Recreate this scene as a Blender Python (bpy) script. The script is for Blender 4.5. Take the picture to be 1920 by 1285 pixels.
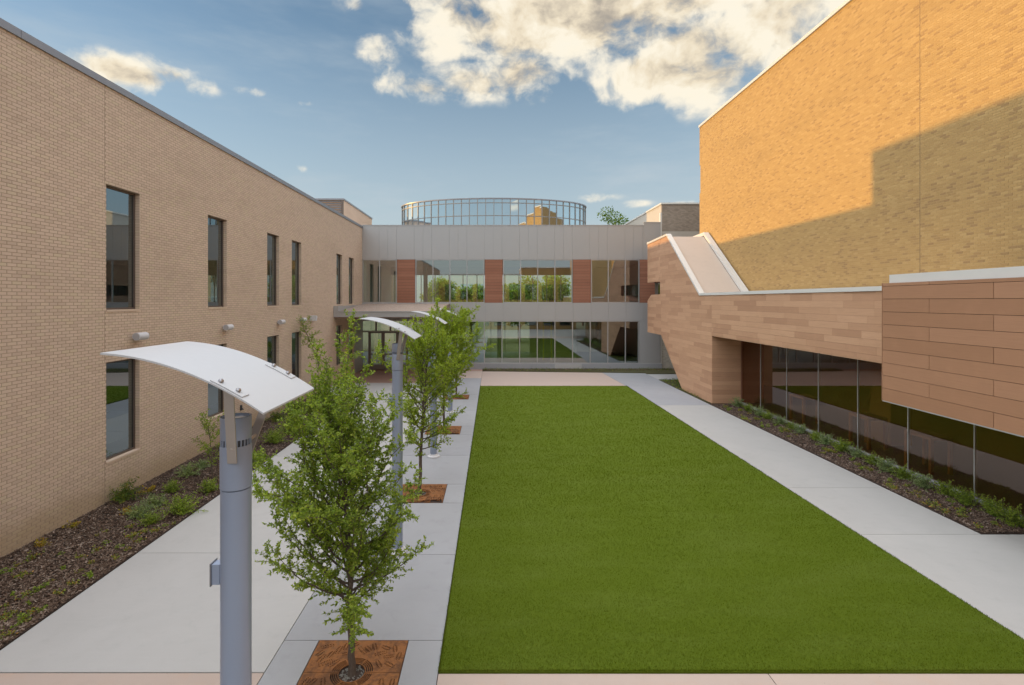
import bpy, math, random
import numpy as np
from mathutils import Vector, Matrix

for o in list(bpy.data.objects):
    bpy.data.objects.remove(o, do_unlink=True)
SC = bpy.context.scene
C = SC.collection
R = math.radians

# ------------------------------------------------------------------ camera
F = 960.0                      # focal length in pixels of the 1920 wide photograph
VPX, VPY = 924.0, 564.0        # vanishing point of the courtyard axis
EYE = 4.77                     # eye height in metres
cd = bpy.data.cameras.new('camera'); cam = bpy.data.objects.new('camera', cd); C.objects.link(cam)
cam.location = (0, 0, EYE); cam.rotation_euler = (R(90), 0, 0)
cd.sensor_width = 36.0; cd.lens = 36.0*F/1920.0
cd.shift_x = (960-VPX)/1920.0; cd.shift_y = -(642.5-VPY)/1920.0
cd.clip_start = 0.05; cd.clip_end = 3000
SC.camera = cam

# ------------------------------------------------------------------ light
SUN_EL = math.atan(0.0923); SUN_FROM = Vector((-1.0, 0.026, 0.0)).normalized()
SKY_STRENGTH = 0.086
EXPOSURE = 1.62
CLOUD = 1.0                    # radiance of lit cloud against display white
OVERHEAD_FILL = 2.1                  # added brightness of the unseen overhead cloud, lifts the ground light
SUN_STRENGTH = 2.0
sdir = Vector((SUN_FROM.x*math.cos(SUN_EL), SUN_FROM.y*math.cos(SUN_EL), math.sin(SUN_EL)))
sl = bpy.data.lights.new('sun', 'SUN'); so = bpy.data.objects.new('sun', sl); C.objects.link(so)
sl.energy = SUN_STRENGTH; sl.angle = R(0.6); sl.color = (0.49, 0.285, 0.076)
so.rotation_euler = sdir.to_track_quat('Z', 'Y').to_euler(); so.location = (-40, 2, 30)

SC.view_settings.view_transform = 'Standard'; SC.view_settings.look = 'None'
SC.view_settings.exposure = EXPOSURE; SC.view_settings.gamma = 1.0
SC.view_settings.use_curve_mapping = False
SC.render.engine = 'CYCLES'
SC.cycles.use_denoising = True
SC.cycles.max_bounces = 10; SC.cycles.transparent_max_bounces = 24
SC.cycles.diffuse_bounces = 5; SC.cycles.glossy_bounces = 5
SC.cycles.sample_clamp_indirect = 6.0

# ------------------------------------------------------------------ world
W = bpy.data.worlds.new('World'); SC.world = W; W.use_nodes = True
nt = W.node_tree; nt.nodes.clear()
class G:
    """small helper that wires shader nodes"""
    def __init__(s, tree): s.t = tree
    def n(s, kind, ins=None, **kw):
        nd = s.t.nodes.new(kind)
        for k, v in kw.items(): setattr(nd, k, v)
        for k, v in (ins or {}).items():
            sock = nd.inputs[k]
            if isinstance(v, bpy.types.NodeSocket): s.t.links.new(v, sock)
            else: sock.default_value = v
        return nd
    def m(s, op, a, b=0.0, c=0.0, clamp=False):
        nd = s.n('ShaderNodeMath', {0: a, 1: b, 2: c}, operation=op); nd.use_clamp = clamp
        return nd.outputs[0]
    def v(s, op, a, b=(0, 0, 0)):
        nd = s.n('ShaderNodeVectorMath', {0: a, 1: b}, operation=op)
        return nd.outputs['Value'] if op in ('LENGTH', 'DOT_PRODUCT', 'DISTANCE') else nd.outputs['Vector']
    def sm(s, x, a, b, lo=0.0, hi=1.0):
        nd = s.n('ShaderNodeMapRange', {'Value': x, 'From Min': a, 'From Max': b, 'To Min': lo, 'To Max': hi})
        nd.interpolation_type = 'SMOOTHSTEP'; return nd.outputs[0]
    def noise(s, vec, scale, detail=4, rough=0.5, dist=0.0, out=0):
        nd = s.n('ShaderNodeTexNoise', {'Vector': vec, 'Scale': scale, 'Detail': detail, 'Roughness': rough, 'Distortion': dist})
        return nd.outputs[out]
    def mix(s, f, a, b, blend='MIX'):
        nd = s.n('ShaderNodeMix', data_type='RGBA', blend_type=blend)
        for i, val in ((0, f), (6, a), (7, b)):
            if isinstance(val, bpy.types.NodeSocket): s.t.links.new(val, nd.inputs[i])
            else: nd.inputs[i].default_value = (tuple(val)+(1,))[:4] if i else val
        return nd.outputs[2]
    def ramp(s, f, stops):
        nd = s.n('ShaderNodeValToRGB', {0: f}); e = nd.color_ramp.elements
        while len(e) < len(stops): e.new(0.5)
        for i, (p, c) in enumerate(stops): e[i].position = p; e[i].color = tuple(c)+(1,)
        return nd.outputs[0]

def build_world():
    g = G(nt)
    sky = g.n('ShaderNodeTexSky'); sky.sky_type = 'NISHITA'; sky.sun_disc = False
    sky.sun_elevation = SUN_EL; sky.sun_rotation = math.atan2(SUN_FROM.x, SUN_FROM.y)
    sky.altitude = 200; sky.air_density = 1.0; sky.dust_density = 0.35; sky.ozone_density = 2.0
    d = g.n('ShaderNodeTexCoord').outputs['Generated']
    sep = g.n('ShaderNodeSeparateXYZ', {0: d}); X, Y, Z = sep.outputs
    wn = g.noise(d, 6.0, 4, 0.55, 0, 1)
    warp = g.v('SCALE', g.v('SUBTRACT', wn, (0.5, 0.5, 0.5))); warp.node.inputs['Scale'].default_value = 0.075
    dw = g.v('ADD', d, warp)
    fb = g.noise(g.v('MULTIPLY', dw, (1, 1, 1.35)), 9.0, 10, 0.58)
    fbl = g.noise(g.v('MULTIPLY', g.v('ADD', dw, (-0.030, 0, -0.022)), (1, 1, 1.35)), 9.0, 6, 0.58)
    fb2 = g.noise(g.v('MULTIPLY', dw, (1, 1, 1.3)), 24.0, 6, 0.55)
    blobs = [  # photograph px, px radius, weight
        (1000, 55, 160, 66, 1.15), (1150, -5, 350, 82, 1.42), (1245, 140, 110, 54, 1.05), (1320, 90, 120, 84, 1.15), (985, 130, 95, 42, 1.0), (880, 148, 80, 32, .92),
        (790, 162, 85, 22, .78), (1430, 60, 180, 105, .92), (708, 102, 36, 34, .66), (250, 138, 80, 28, 1.0), (325, 143, 58, 28, .9), (760, -5, 110, 28, .8), (672, 10, 26, 14, .6),
        (640, 203, 22, 16, .58), (580, 195, 20, 10, .50), (1135, 152, 20, 22, .62), (850, 92, 66, 30, .74), (1052, 118, 40, 34, .70),
        (1105, 374, 55, 10, .50), (1190, 383, 34, 8, .42), (1290, 380, 30, 5, .36), (1350, 200, 150, 26, .35), (565, 318, 16, 8, .4), (470, 172, 30, 9, .42)]
    cur = None
    for (px, py, rx, ry, w) in blobs:
        u = (px-VPX)/F; v = (VPY-py)/F; L = math.sqrt(u*u+1+v*v)
        c = (u/L, 0, v/L); s = 1.0/F/L**1.6
        dd = g.v('SUBTRACT', d, c)
        dd = g.v('MULTIPLY', dd, (1/(rx*s), 0, 1/(ry*s)))
        q = g.v('DOT_PRODUCT', dd, dd)
        val = g.m('MULTIPLY', g.m('POWER', 2.718, g.m('MULTIPLY', q, -0.75)), w)
        cur = val if cur is None else g.m('MAXIMUM', cur, val)
    # broken cloud goes on unseen overhead and around, its cover widened to light the ground
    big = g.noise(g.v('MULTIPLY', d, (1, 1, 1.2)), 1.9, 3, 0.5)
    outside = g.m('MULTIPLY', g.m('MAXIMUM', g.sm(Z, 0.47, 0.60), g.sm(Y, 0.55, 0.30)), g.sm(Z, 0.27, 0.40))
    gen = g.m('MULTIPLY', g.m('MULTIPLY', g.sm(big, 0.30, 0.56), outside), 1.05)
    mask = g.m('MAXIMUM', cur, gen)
    fbm = g.m('ADD', g.m('MULTIPLY', g.m('SUBTRACT', fb, 0.5), 2.9), g.m('MULTIPLY', g.m('SUBTRACT', fb2, 0.5), 0.35))
    dens = g.m('ADD', mask, fbm)
    gate = g.sm(mask, 0.10, 0.34)
    alpha = g.m('MULTIPLY', g.sm(dens, 0.28, 0.90), gate)
    alpha = g.m('MULTIPLY', alpha, g.sm(Z, 0.0, 0.12))
    # lit, thin cloud is cream, its thick core grey; billows come from the finer noise
    shade = g.m('ADD', g.m('ADD', g.m('MULTIPLY', mask, 0.36), g.m('MULTIPLY', g.m('SUBTRACT', fbl, fb), 1.2)), g.m('MULTIPLY', g.m('SUBTRACT', fb2, 0.5), -0.55))
    k = 1.0/(SKY_STRENGTH*2**EXPOSURE)
    col = g.ramp(shade, [(0.0, (.99, .92, .77)), (0.22, (1.0, .92, .755)), (0.40, (.86, .75, .57)), (0.58, (.54, .475, .385)), (0.80, (.28, .27, .26))])
    # unseen cloud overhead made brighter and neutral to fill the courtyard, more sunward
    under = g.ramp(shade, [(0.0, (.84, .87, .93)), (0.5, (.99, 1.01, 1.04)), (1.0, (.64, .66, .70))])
    fill_gain = g.sm(g.v('DOT_PRODUCT', d, tuple(sdir)), -0.3, 1.0, OVERHEAD_FILL, OVERHEAD_FILL*1.5)
    under = g.v('SCALE', under); g.t.links.new(fill_gain, under.node.inputs['Scale'])
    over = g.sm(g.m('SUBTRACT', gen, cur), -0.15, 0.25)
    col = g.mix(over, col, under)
    col = g.v('SCALE', col); col.node.inputs['Scale'].default_value = k*CLOUD
    # high thin veil
    veil = g.noise(g.v('MULTIPLY', d, (1.2, 1, 5.0)), 2.6, 5, 0.6)
    va = g.m('ADD', g.m('MULTIPLY', g.sm(veil, 0.42, 0.78), 0.30), g.sm(Z, 0.56, 0.05, 0.02, 0.76), clamp=True)
    skyc = g.mix(va, sky.outputs[0], g.v('SCALE', (.52, .60, .655)))
    skyc.node.inputs[7].links[0].from_node.inputs['Scale'].default_value = k
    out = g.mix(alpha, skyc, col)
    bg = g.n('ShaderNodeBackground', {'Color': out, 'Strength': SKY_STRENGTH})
    g.n('ShaderNodeOutputWorld', {'Surface': bg.outputs[0]})
build_world()

# ------------------------------------------------------------------ helpers
def at(px, py, z=0.0):
    """point on the level z seen at a photograph pixel"""
    y = F*(EYE-z)/(py-VPY)
    return ((px-VPX)/F*y, y, z)

class MB:
    def __init__(s): s.v = []; s.f = []
    def add(s, vs, fs):
        b = len(s.v); s.v += [tuple(p) for p in vs]; s.f += [tuple(i+b for i in f) for f in fs]; return s
    def box(s, x0, x1, y0, y1, z0, z1):
        return s.add([(x0,y0,z0),(x1,y0,z0),(x1,y1,z0),(x0,y1,z0),(x0,y0,z1),(x1,y0,z1),(x1,y1,z1),(x0,y1,z1)],
                     [(0,3,2,1),(4,5,6,7),(0,1,5,4),(1,2,6,5),(2,3,7,6),(3,0,4,7)])
    def quad(s, a, b, c, d): return s.add([a, b, c, d], [(0, 1, 2, 3)])
    def prism(s, poly, axis, a, b):
        """extrude a 2D polygon; axis 'x': poly is (y,z); 'y': (x,z); 'z': (x,y)"""
        def P(p, t): return {'x': (t, p[0], p[1]), 'y': (p[0], t, p[1]), 'z': (p[0], p[1], t)}[axis]
        n = len(poly); vs = [P(p, a) for p in poly]+[P(p, b) for p in poly]
        return s.add(vs, [tuple(range(n))[::-1], tuple(range(n, 2*n))]+[(i, (i+1) % n, n+(i+1) % n, n+i) for i in range(n)])
    def tube(s, p0, p1, r0, r1=None, n=12, caps=True):
        r1 = r0 if r1 is None else r1
        p0 = Vector(p0); p1 = Vector(p1); d = (p1-p0).normalized()
        a = d.orthogonal().normalized(); b = d.cross(a)
        vs = []
        for p, r in ((p0, r0), (p1, r1)):
            for i in range(n):
                t = 2*math.pi*i/n; vs.append(p+a*(r*math.cos(t))+b*(r*math.sin(t)))
        fs = [(i, (i+1) % n, n+(i+1) % n, n+i) for i in range(n)]
        if caps: fs += [tuple(range(n))[::-1], tuple(range(n, 2*n))]
        return s.add(vs, fs)
    def lathe(s, prof, n=32, cx=0, cy=0):
        """prof: list of (r,z)"""
        vs = []; fs = []
        for r, z in prof:
            for i in range(n):
                t = 2*math.pi*i/n; vs.append((cx+r*math.cos(t), cy+r*math.sin(t), z))
        for k in range(len(prof)-1):
            for i in range(n): fs.append((k*n+i, k*n+(i+1) % n, (k+1)*n+(i+1) % n, (k+1)*n+i))
        fs.append(tuple(range(n))[::-1]); fs.append(tuple(range((len(prof)-1)*n, len(prof)*n)))
        return s.add(vs, fs)
    def mesh(s, name):
        me = bpy.data.meshes.new(name); me.from_pydata(s.v, [], s.f); me.update(); return me

def fix_normals(me):
    import bmesh
    bm = bmesh.new(); bm.from_mesh(me); bmesh.ops.recalc_face_normals(bm, faces=bm.faces); bm.to_mesh(me); bm.free()

def link(name, me, mat=None, parent=None, smooth=False, kind=None, loc=None):
    o = bpy.data.objects.new(name, me); C.objects.link(o)
    if mat is not None and me is not None and len(me.materials) == 0: me.materials.append(mat)
    if smooth:
        me.polygons.foreach_set('use_smooth', [True]*len(me.polygons))
        me.set_sharp_from_angle(angle=R(35))
    if parent is not None:
        o.parent = parent
        # geometry is written in world coordinates: undo the offset of the empty
        if parent.parent is None and parent.get('worldgeo'): o.location = -parent.location
    if loc is not None: o.location = Vector(loc)+o.location
    if kind: o['kind'] = kind
    return o
def part(name, mb, mat, parent, smooth=False, kind=None, fix=True, loc=None):
    me = mb.mesh(name)
    if fix: fix_normals(me)
    return link(name, me, mat, parent, smooth, kind, loc)
def tag(o, label, cat, group=None):
    o['label'] = label; o['category'] = cat
    if group: o['group'] = group
    return o
def thing(name, label, cat, loc=(0, 0, 0), group=None, world=True):
    o = bpy.data.objects.new(name, None); C.objects.link(o); o.location = loc; o.empty_display_size = 0.2
    if world: o['worldgeo'] = 1
    return tag(o, label, cat, group)
def struct(name, mb=None, mat=None, loc=(0, 0, 0)):
    if mb is None:
        o = bpy.data.objects.new(name, None); C.objects.link(o); o.location = loc; o['worldgeo'] = 1
    else:
        me = mb.mesh(name); fix_normals(me); o = link(name, me, mat)
    o['kind'] = 'structure'; return o
def copy_tree(o, parent=None):
    c = o.copy(); C.objects.link(c)
    if parent is not None: c.parent = parent
    for ch in o.children: copy_tree(ch, c)
    return c
def fast_mesh(name, V, Fq):
    """V (n,3) array, Fq (m,k) index array"""
    me = bpy.data.meshes.new(name); V = np.asarray(V, np.float32); Fq = np.asarray(Fq, np.int32)
    m, k = Fq.shape
    me.vertices.add(len(V)); me.vertices.foreach_set('co', V.ravel())
    me.loops.add(m*k); me.loops.foreach_set('vertex_index', Fq.ravel())
    me.polygons.add(m); me.polygons.foreach_set('loop_start', np.arange(0, m*k, k, dtype=np.int32))
    try: me.polygons.foreach_set('loop_total', np.full(m, k, np.int32))
    except Exception: pass
    me.polygons.foreach_set('use_smooth', np.zeros(m, bool))
    me.update(calc_edges=True); return me

# ------------------------------------------------------------------ materials
def newmat(name):
    m = bpy.data.materials.new(name); m.use_nodes = True; m.node_tree.nodes.clear(); return m, G(m.node_tree)
def finish(g, col, rough=0.8, bump=None, bstr=0.3, bdist=0.01, metal=0.0, spec=0.4):
    p = g.n('ShaderNodeBsdfPrincipled', {'Roughness': rough, 'Metallic': metal, 'Specular IOR Level': spec})
    if isinstance(col, bpy.types.NodeSocket): g.t.links.new(col, p.inputs['Base Color'])
    else: p.inputs['Base Color'].default_value = tuple(col)+(1,)
    if bump is not None:
        b = g.n('ShaderNodeBump', {'Height': bump, 'Strength': bstr, 'Distance': bdist})
        g.t.links.new(b.outputs[0], p.inputs['Normal'])
    g.n('ShaderNodeOutputMaterial', {'Surface': p.outputs[0]}); return p
def obco(g): return g.n('ShaderNodeNewGeometry').outputs['Position']
def rnd(g):
    """one random number for each piece, whether it is an island of a mesh or an object of its own"""
    a = g.n('ShaderNodeNewGeometry').outputs['Random Per Island']; b = g.n('ShaderNodeObjectInfo').outputs['Random']
    return g.m('FRACT', g.m('ADD', a, b))
def plain(name, col, rough=0.5, metal=0.0, var=0.06, scale=3.0, spec=0.4, bump=0.0):
    m, g = newmat(name); p = obco(g)
    n = g.noise(p, scale, 5, 0.6)
    c = g.mix(n, tuple(x*(1-var) for x in col), tuple(min(1, x*(1+var)) for x in col))
    n2 = g.noise(p, scale*14, 4, 0.6)
    r = g.m('ADD', g.m('MULTIPLY', n2, 0.16), rough-0.08)
    finish(g, c, r, n2 if bump else None, bump, 0.004, metal, spec); return m
def concrete(name, col, var=0.10, stain=0.5, pebble=False):
    m, g = newmat(name); p = obco(g)
    a = g.noise(p, 0.55, 6, 0.62, 0.6); b = g.noise(p, 3.1, 6, 0.65, 0.4); f = g.noise(p, 90, 3, 0.6)
    sweep = g.noise(g.v('MULTIPLY', p, (1.0, 9.0, 1.0)), 2.2, 5, 0.6, 0.3)
    c = g.mix(a, tuple(x*(1-var) for x in col), tuple(x*(1+var*0.7) for x in col))
    c = g.mix(g.m('MULTIPLY', g.sm(b, 0.50, 0.78), stain*0.42), c, tuple(x*0.72 for x in col))
    c = g.mix(g.m('MULTIPLY', g.sm(sweep, 0.5, 0.8), 0.18), c, tuple(x*1.13 for x in col))
    c = g.mix(0.10, c, g.mix(f, (.1, .1, .1), (.9, .9, .9)), 'OVERLAY')
    v = g.mix(g.m('MULTIPLY', rnd(g), 0.5), (1, 1, 1), (.80, .80, .815)); c = g.mix(1.0, c, v, 'MULTIPLY')
    if pebble:
        vo = g.n('ShaderNodeTexVoronoi', {'Vector': p, 'Scale': 7.0}); vo.feature = 'F1'
        pit = g.sm(vo.outputs['Distance'], 0.06, 0.02)
        c = g.mix(g.m('MULTIPLY', pit, 0.6), c, tuple(x*0.35 for x in col))
        w2 = g.noise(p, 1.7, 4, 0.7); c = g.mix(g.m('MULTIPLY', g.sm(w2, 0.5, 0.75), 0.4), c, (col[0]*1.02, col[1]*0.86, col[2]*0.74))
    finish(g, c, 0.82, f, 0.12, 0.004); return m
def brickmat(name, cols, mott=0.10, low=None):
    m, g = newmat(name); p = obco(g); r = rnd(g)
    c = g.ramp(r, cols)
    f = g.noise(p, 60, 4, 0.65); b = g.noise(g.v('MULTIPLY', p, (1, 0.25, 1)), 0.9, 4, 0.6)
    c = g.mix(mott, c, g.mix(f, (.05, .05, .05), (.95, .95, .95)), 'OVERLAY')
    c = g.mix(g.m('MULTIPLY', g.sm(b, 0.45, 0.8), 0.16), c, (.10, .07, .05))
    if low:   # soil splashed on the lowest courses
        z = g.n('ShaderNodeSeparateXYZ', {0: p}).outputs[2]
        lm = g.m('MULTIPLY', g.sm(g.m('ADD', z, g.m('MULTIPLY', g.noise(p, 1.3, 5, 0.6), -0.7)), 0.42, -0.15), 0.62)
        c = g.mix(lm, c, low)
    finish(g, c, 0.85, f, 0.15, 0.003, spec=0.2); return m
def mortar(name, col):
    m, g = newmat(name); p = obco(g); f = g.noise(p, 40, 4, 0.6)
    finish(g, g.mix(f, tuple(x*0.85 for x in col), tuple(x*1.1 for x in col)), 0.95, f, 0.3, 0.003, spec=0.1); return m
def plankmat(name, a, b, c3, grain=0.35):
    m, g = newmat(name); p = obco(g); r = rnd(g)
    c = g.ramp(r, [(0.0, a), (0.5, b), (1.0, c3)])
    st = g.noise(g.v('MULTIPLY', p, (2.0, 1.1, 42.0)), 1.6, 6, 0.65, 0.5)
    fl = g.noise(p, 2.3, 5, 0.6)
    c = g.mix(g.m('MULTIPLY', g.sm(st, 0.42, 0.75), grain), c, tuple(x*0.62 for x in b))
    c = g.mix(g.m('MULTIPLY', g.sm(fl, 0.45, 0.8), 0.22), c, tuple(min(1, x*1.25) for x in b))
    finish(g, c, 0.7, st, 0.08, 0.003, spec=0.3); return m
def leafmat(name, stops, trans=0.35):
    m, g = newmat(name); r = g.n('ShaderNodeNewGeometry').outputs['Random Per Island']
    c = g.ramp(r, stops)
    big = g.noise(obco(g), 3.2, 3, 0.5)
    c = g.mix(g.m('MULTIPLY', g.sm(big, 0.4, 0.7), 0.4), c, g.mix(1.0, c, (1.5, 1.35, .75), 'MULTIPLY'))
    p = g.n('ShaderNodeBsdfPrincipled', {'Base Color': c, 'Roughness': 0.5, 'Specular IOR Level': 0.35})
    t = g.n('ShaderNodeBsdfTranslucent', {'Color': g.mix(1.0, c, (1.25, 1.35, .6), 'MULTIPLY')})
    mx = g.n('ShaderNodeMixShader', {0: trans, 1: p.outputs[0], 2: t.outputs[0]})
    g.n('ShaderNodeOutputMaterial', {'Surface': mx.outputs[0]}); return m
def glassmat(name, tint, refl, rcol=(1, 1, 1), rough=0.0):
    m, g = newmat(name)
    ge = g.n('ShaderNodeNewGeometry'); ct = g.m('ABSOLUTE', g.v('DOT_PRODUCT', ge.outputs['Incoming'], ge.outputs['True Normal']))
    fr = g.m('POWER', g.m('SUBTRACT', 1.0, ct, clamp=True), 5.0)
    fac = g.m('ADD', g.m('MULTIPLY', fr, 1.0-refl), refl, clamp=True)
    wob = g.noise(obco(g), 0.8, 2, 0.5)
    bp = g.n('ShaderNodeBump', {'Height': wob, 'Strength': 0.02, 'Distance': 0.02})
    gl = g.n('ShaderNodeBsdfGlossy', {'Color': tuple(rcol)+(1,), 'Roughness': rough, 'Normal': bp.outputs[0]})
    tr = g.n('ShaderNodeBsdfTransparent', {'Color': tuple(tint)+(1,)})
    mx = g.n('ShaderNodeMixShader', {0: fac, 1: tr.outputs[0], 2: gl.outputs[0]})
    g.n('ShaderNodeOutputMaterial', {'Surface': mx.outputs[0]}); return m
def mulchmat(name, stops):
    m, g = newmat(name); r = g.n('ShaderNodeNewGeometry').outputs['Random Per Island']
    finish(g, g.ramp(r, stops), 0.9, spec=0.15); return m
def turfmat():
    m, g = newmat('turf_blade'); p = obco(g); r = g.n('ShaderNodeNewGeometry').outputs['Random Per Island']
    c = g.ramp(r, [(0, (.100, .138, .006)), (.5, (.116, .160, .008)), (1, (.138, .182, .011))])
    big = g.noise(g.v('MULTIPLY', p, (0.45, 1.3, 1)), 1.1, 6, 0.65)
    c = g.mix(g.m('MULTIPLY', g.sm(big, 0.38, 0.72), 0.55), c, (.185, .215, .030))
    pr = g.n('ShaderNodeBsdfPrincipled', {'Base Color': c, 'Roughness': 0.7, 'Specular IOR Level': 0.12})
    t = g.n('ShaderNodeBsdfTranslucent', {'Color': c})
    mx = g.n('ShaderNodeMixShader', {0: 0.25, 1: pr.outputs[0], 2: t.outputs[0]})
    g.n('ShaderNodeOutputMaterial', {'Surface': mx.outputs[0]}); return m
def turfbase():
    m, g = newmat('turf_base'); p = obco(g)
    f = g.noise(g.v('MULTIPLY', p, (1.0, 2.2, 1)), 70, 5, 0.7); b = g.noise(g.v('MULTIPLY', p, (.4, 1.1, 1)), 1.3, 6, 0.65)
    c = g.mix(f, (.085, .125, .007), (.125, .175, .012)); c = g.mix(g.m('MULTIPLY', g.sm(b, .4, .75), .35), c, (.15, .20, .035))
    finish(g, c, 0.85, f, 0.9, 0.02, spec=0.1); return m
def corten():
    m, g = newmat('rusted_steel'); p = obco(g)
    a = g.noise(p, 2.2, 6, 0.7, 0.8); b = g.noise(p, 16, 6, 0.7); f = g.noise(p, 120, 3, 0.6)
    c = g.ramp(g.m('ADD', g.m('MULTIPLY', a, 0.65), g.m('MULTIPLY', b, 0.35)), [(0.30, (.10, .052, .030)), (0.44, (.17, .078, .036)), (0.53, (.31, .130, .046)), (0.60, (.21, .105, .05)), (0.75, (.15, .095, .06))])
    finish(g, c, 0.85, g.m('ADD', b, f), 0.25, 0.003, spec=0.2); return m
def barkmat():
    m, g = newmat('bark'); p = obco(g)
    f = g.noise(g.v('MULTIPLY', p, (30, 30, 7)), 2.2, 5, 0.65)
    finish(g, g.mix(f, (.06, .045, .035), (.20, .16, .13)), 0.9, f, 0.6, 0.006, spec=0.15); return m
def gravelmat():
    m, g = newmat('roof_gravel'); p = obco(g)
    vo = g.n('ShaderNodeTexVoronoi', {'Vector': p, 'Scale': 26.0})
    c = g.mix(0.55, g.ramp(g.n('ShaderNodeSeparateColor', {0: vo.outputs['Color']}).outputs[0], [(0, (.20, .15, .12)), (.5, (.38, .29, .23)), (1, (.58, .48, .40))]), (.36, .28, .23))
    finish(g, c, 0.95, vo.outputs['Distance'], 0.8, 0.03, spec=0.1); return m
def soilmat(name, a, b):
    m, g = newmat(name); p = obco(g); f = g.noise(p, 28, 6, 0.7); h = g.noise(p, 3, 4, 0.6)
    c = g.mix(g.m('ADD', g.m('MULTIPLY', f, .7), g.m('MULTIPLY', h, .3)), a, b)
    finish(g, c, 0.95, f, 0.9, 0.03, spec=0.1); return m

M = {}
M['conc'] = concrete('pale_concrete', (.485, .475, .46), 0.12, 0.6)
M['conc_warm'] = concrete('warm_concrete', (.45, .435, .41), 0.12, 0.6)
M['conc_grey'] = concrete('blue_grey_concrete', (.365, .37, .385), 0.13, 0.8)
M['conc_pink'] = concrete('pink_concrete', (.52, .415, .355), 0.07, 0.4, True)
M['conc_rose'] = concrete('rose_paving', (.42, .27, .215), 0.10, 0.5, True)
M['joint'] = plain('joint_filler', (.16, .115, .085), 0.95, var=0.2, scale=9)
M['brick'] = brickmat('cream_brick', [(0, (.60, .460, .350)), (.35, (.650, .498, .382)), (.7, (.68, .528, .407)), (1, (.650, .525, .372))], 0.10, (.46, .34, .20))
M['mortar'] = mortar('brown_mortar', (.44, .33, .245))
M['brick_gold'] = brickmat('golden_brick', [(0, (.385, .238, .106)), (.08, (.405, .253, .112)), (.15, (.465, .296, .121)), (.7, (.50, .322, .130)), (1, (.54, .356, .152))], 0.06)
M['mortar_gold'] = mortar('golden_mortar', (.52, .355, .165))
M['brick_dark'] = brickmat('umber_brick', [(0, (.27, .22, .175)), (.5, (.33, .27, .215)), (1, (.38, .315, .255))], 0.14)
M['brick_pale'] = brickmat('pale_brick', [(0, (.50, .46, .40)), (.5, (.58, .54, .47)), (1, (.64, .60, .53))], 0.1)
M['plank'] = plankmat('terracotta_plank', (.44, .245, .145), (.525, .305, .182), (.58, .345, .21))
M['plank_big'] = plankmat('terracotta_wide_plank', (.36, .187, .103), (.39, .205, .115), (.42, .225, .13), 0.25)
M['plank_red'] = plankmat('red_terracotta_board', (.285, .128, .080), (.315, .143, .090), (.345, .160, .102), 0.25)
M['mullion'] = plain('grey_bronze_mullion', (.28, .275, .265), 0.45, 0.4)
M['dark'] = plain('dark_cavity', (.03, .025, .022), 0.9)
M['panel'] = plain('champagne_metal_panel', (.44, .435, .43), 0.42, 0.30, 0.03, 0.7)
M['coping'] = plain('grey_coping_metal', (.30, .30, .32), 0.4, 0.5)
M['white_metal'] = plain('white_roof_edge', (.66, .64, .595), 0.5, 0.0, 0.05, 2.0)
M['membrane'] = concrete('white_roof_membrane', (.58, .485, .40), 0.06, 0.5)
M['frame'] = plain('bronze_window_frame', (.16, .125, .105), 0.45, 0.4)
M['silver'] = plain('silver_mullion', (.50, .50, .50), 0.35, 0.6, 0.03)
M['glass'] = glassmat('curtain_glass', (.70, .86, .79), 0.36)
M['glass_low'] = glassmat('ground_floor_glass', (.42, .56, .52), 0.34, (.86, .95, .95))
M['glass_win'] = glassmat('window_glass', (.24, .31, .33), 0.30, (.80, .92, .98))
M['glass_round'] = glassmat('rotunda_glass', (.14, .22, .30), 0.76, (.86, .95, 1.0))
M['glass_bronze'] = glassmat('bronze_glass', (.54, .43, .29), 0.125, (.98, .82, .74))
M['pole'] = plain('silver_pole_paint', (.32, .375, .49), 0.40, 0.30, 0.03, 1.0)
M['plate'] = plain('white_enamel', (.53, .535, .545), 0.35, 0.0, 0.015, 1.5)
M['bracket'] = plain('brushed_bracket', (.43, .385, .35), 0.45, 0.4)
M['steel'] = plain('bolt_steel', (.45, .45, .47), 0.35, 0.8)
M['slot'] = plain('dark_louvre', (.06, .065, .075), 0.5, 0.3)
M['lens'] = plain('lamp_lens', (.55, .57, .60), 0.15, 0.2)
M['corten'] = corten()
M['turf'] = turfmat(); M['turf_base'] = turfbase()
M['bark'] = barkmat()
M['leaf'] = leafmat('elm_leaf', [(0, (.145, .215, .030)), (.45, (.225, .315, .045)), (.8, (.31, .405, .065)), (1, (.41, .47, .085))], 0.44)
M['leaf2'] = leafmat('elm_leaf_light', [(0, (.185, .255, .026)), (.45, (.265, .350, .038)), (.8, (.345, .435, .052)), (1, (.42, .49, .07))], 0.46)
M['leaf_far'] = leafmat('tree_leaf', [(0, (.045, .095, .014)), (.5, (.085, .150, .022)), (1, (.14, .21, .03))])
M['leaf_blue'] = leafmat('bluish_shrub_leaf', [(0, (.17, .25, .11)), (.6, (.28, .37, .17)), (1, (.42, .50, .26))])
M['leaf_lime'] = leafmat('lime_shrub_leaf', [(0, (.15, .23, .025)), (.6, (.25, .35, .045)), (1, (.36, .43, .07))])
M['leaf_fern'] = leafmat('fern_leaf', [(0, (.06, .12, .02)), (.6, (.12, .19, .03)), (1, (.30, .26, .03))])
M['leaf_gold'] = leafmat('yellow_leaf', [(0, (.32, .28, .02)), (.6, (.45, .36, .03)), (1, (.50, .22, .03))])
M['leaf_mix'] = leafmat('mottled_seedling_leaf', [(0, (.14, .20, .03)), (.5, (.24, .30, .05)), (.75, (.42, .36, .08)), (.9, (.50, .26, .08)), (1, (.40, .08, .03))])
M['mulch'] = mulchmat('mulch_chip', [(0, (.060, .036, .025)), (.5, (.150, .098, .070)), (.85, (.25, .18, .135)), (1, (.40, .32, .26))])
M['soil'] = soilmat('mulch_soil', (.035, .025, .021), (.11, .08, .066))
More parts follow.
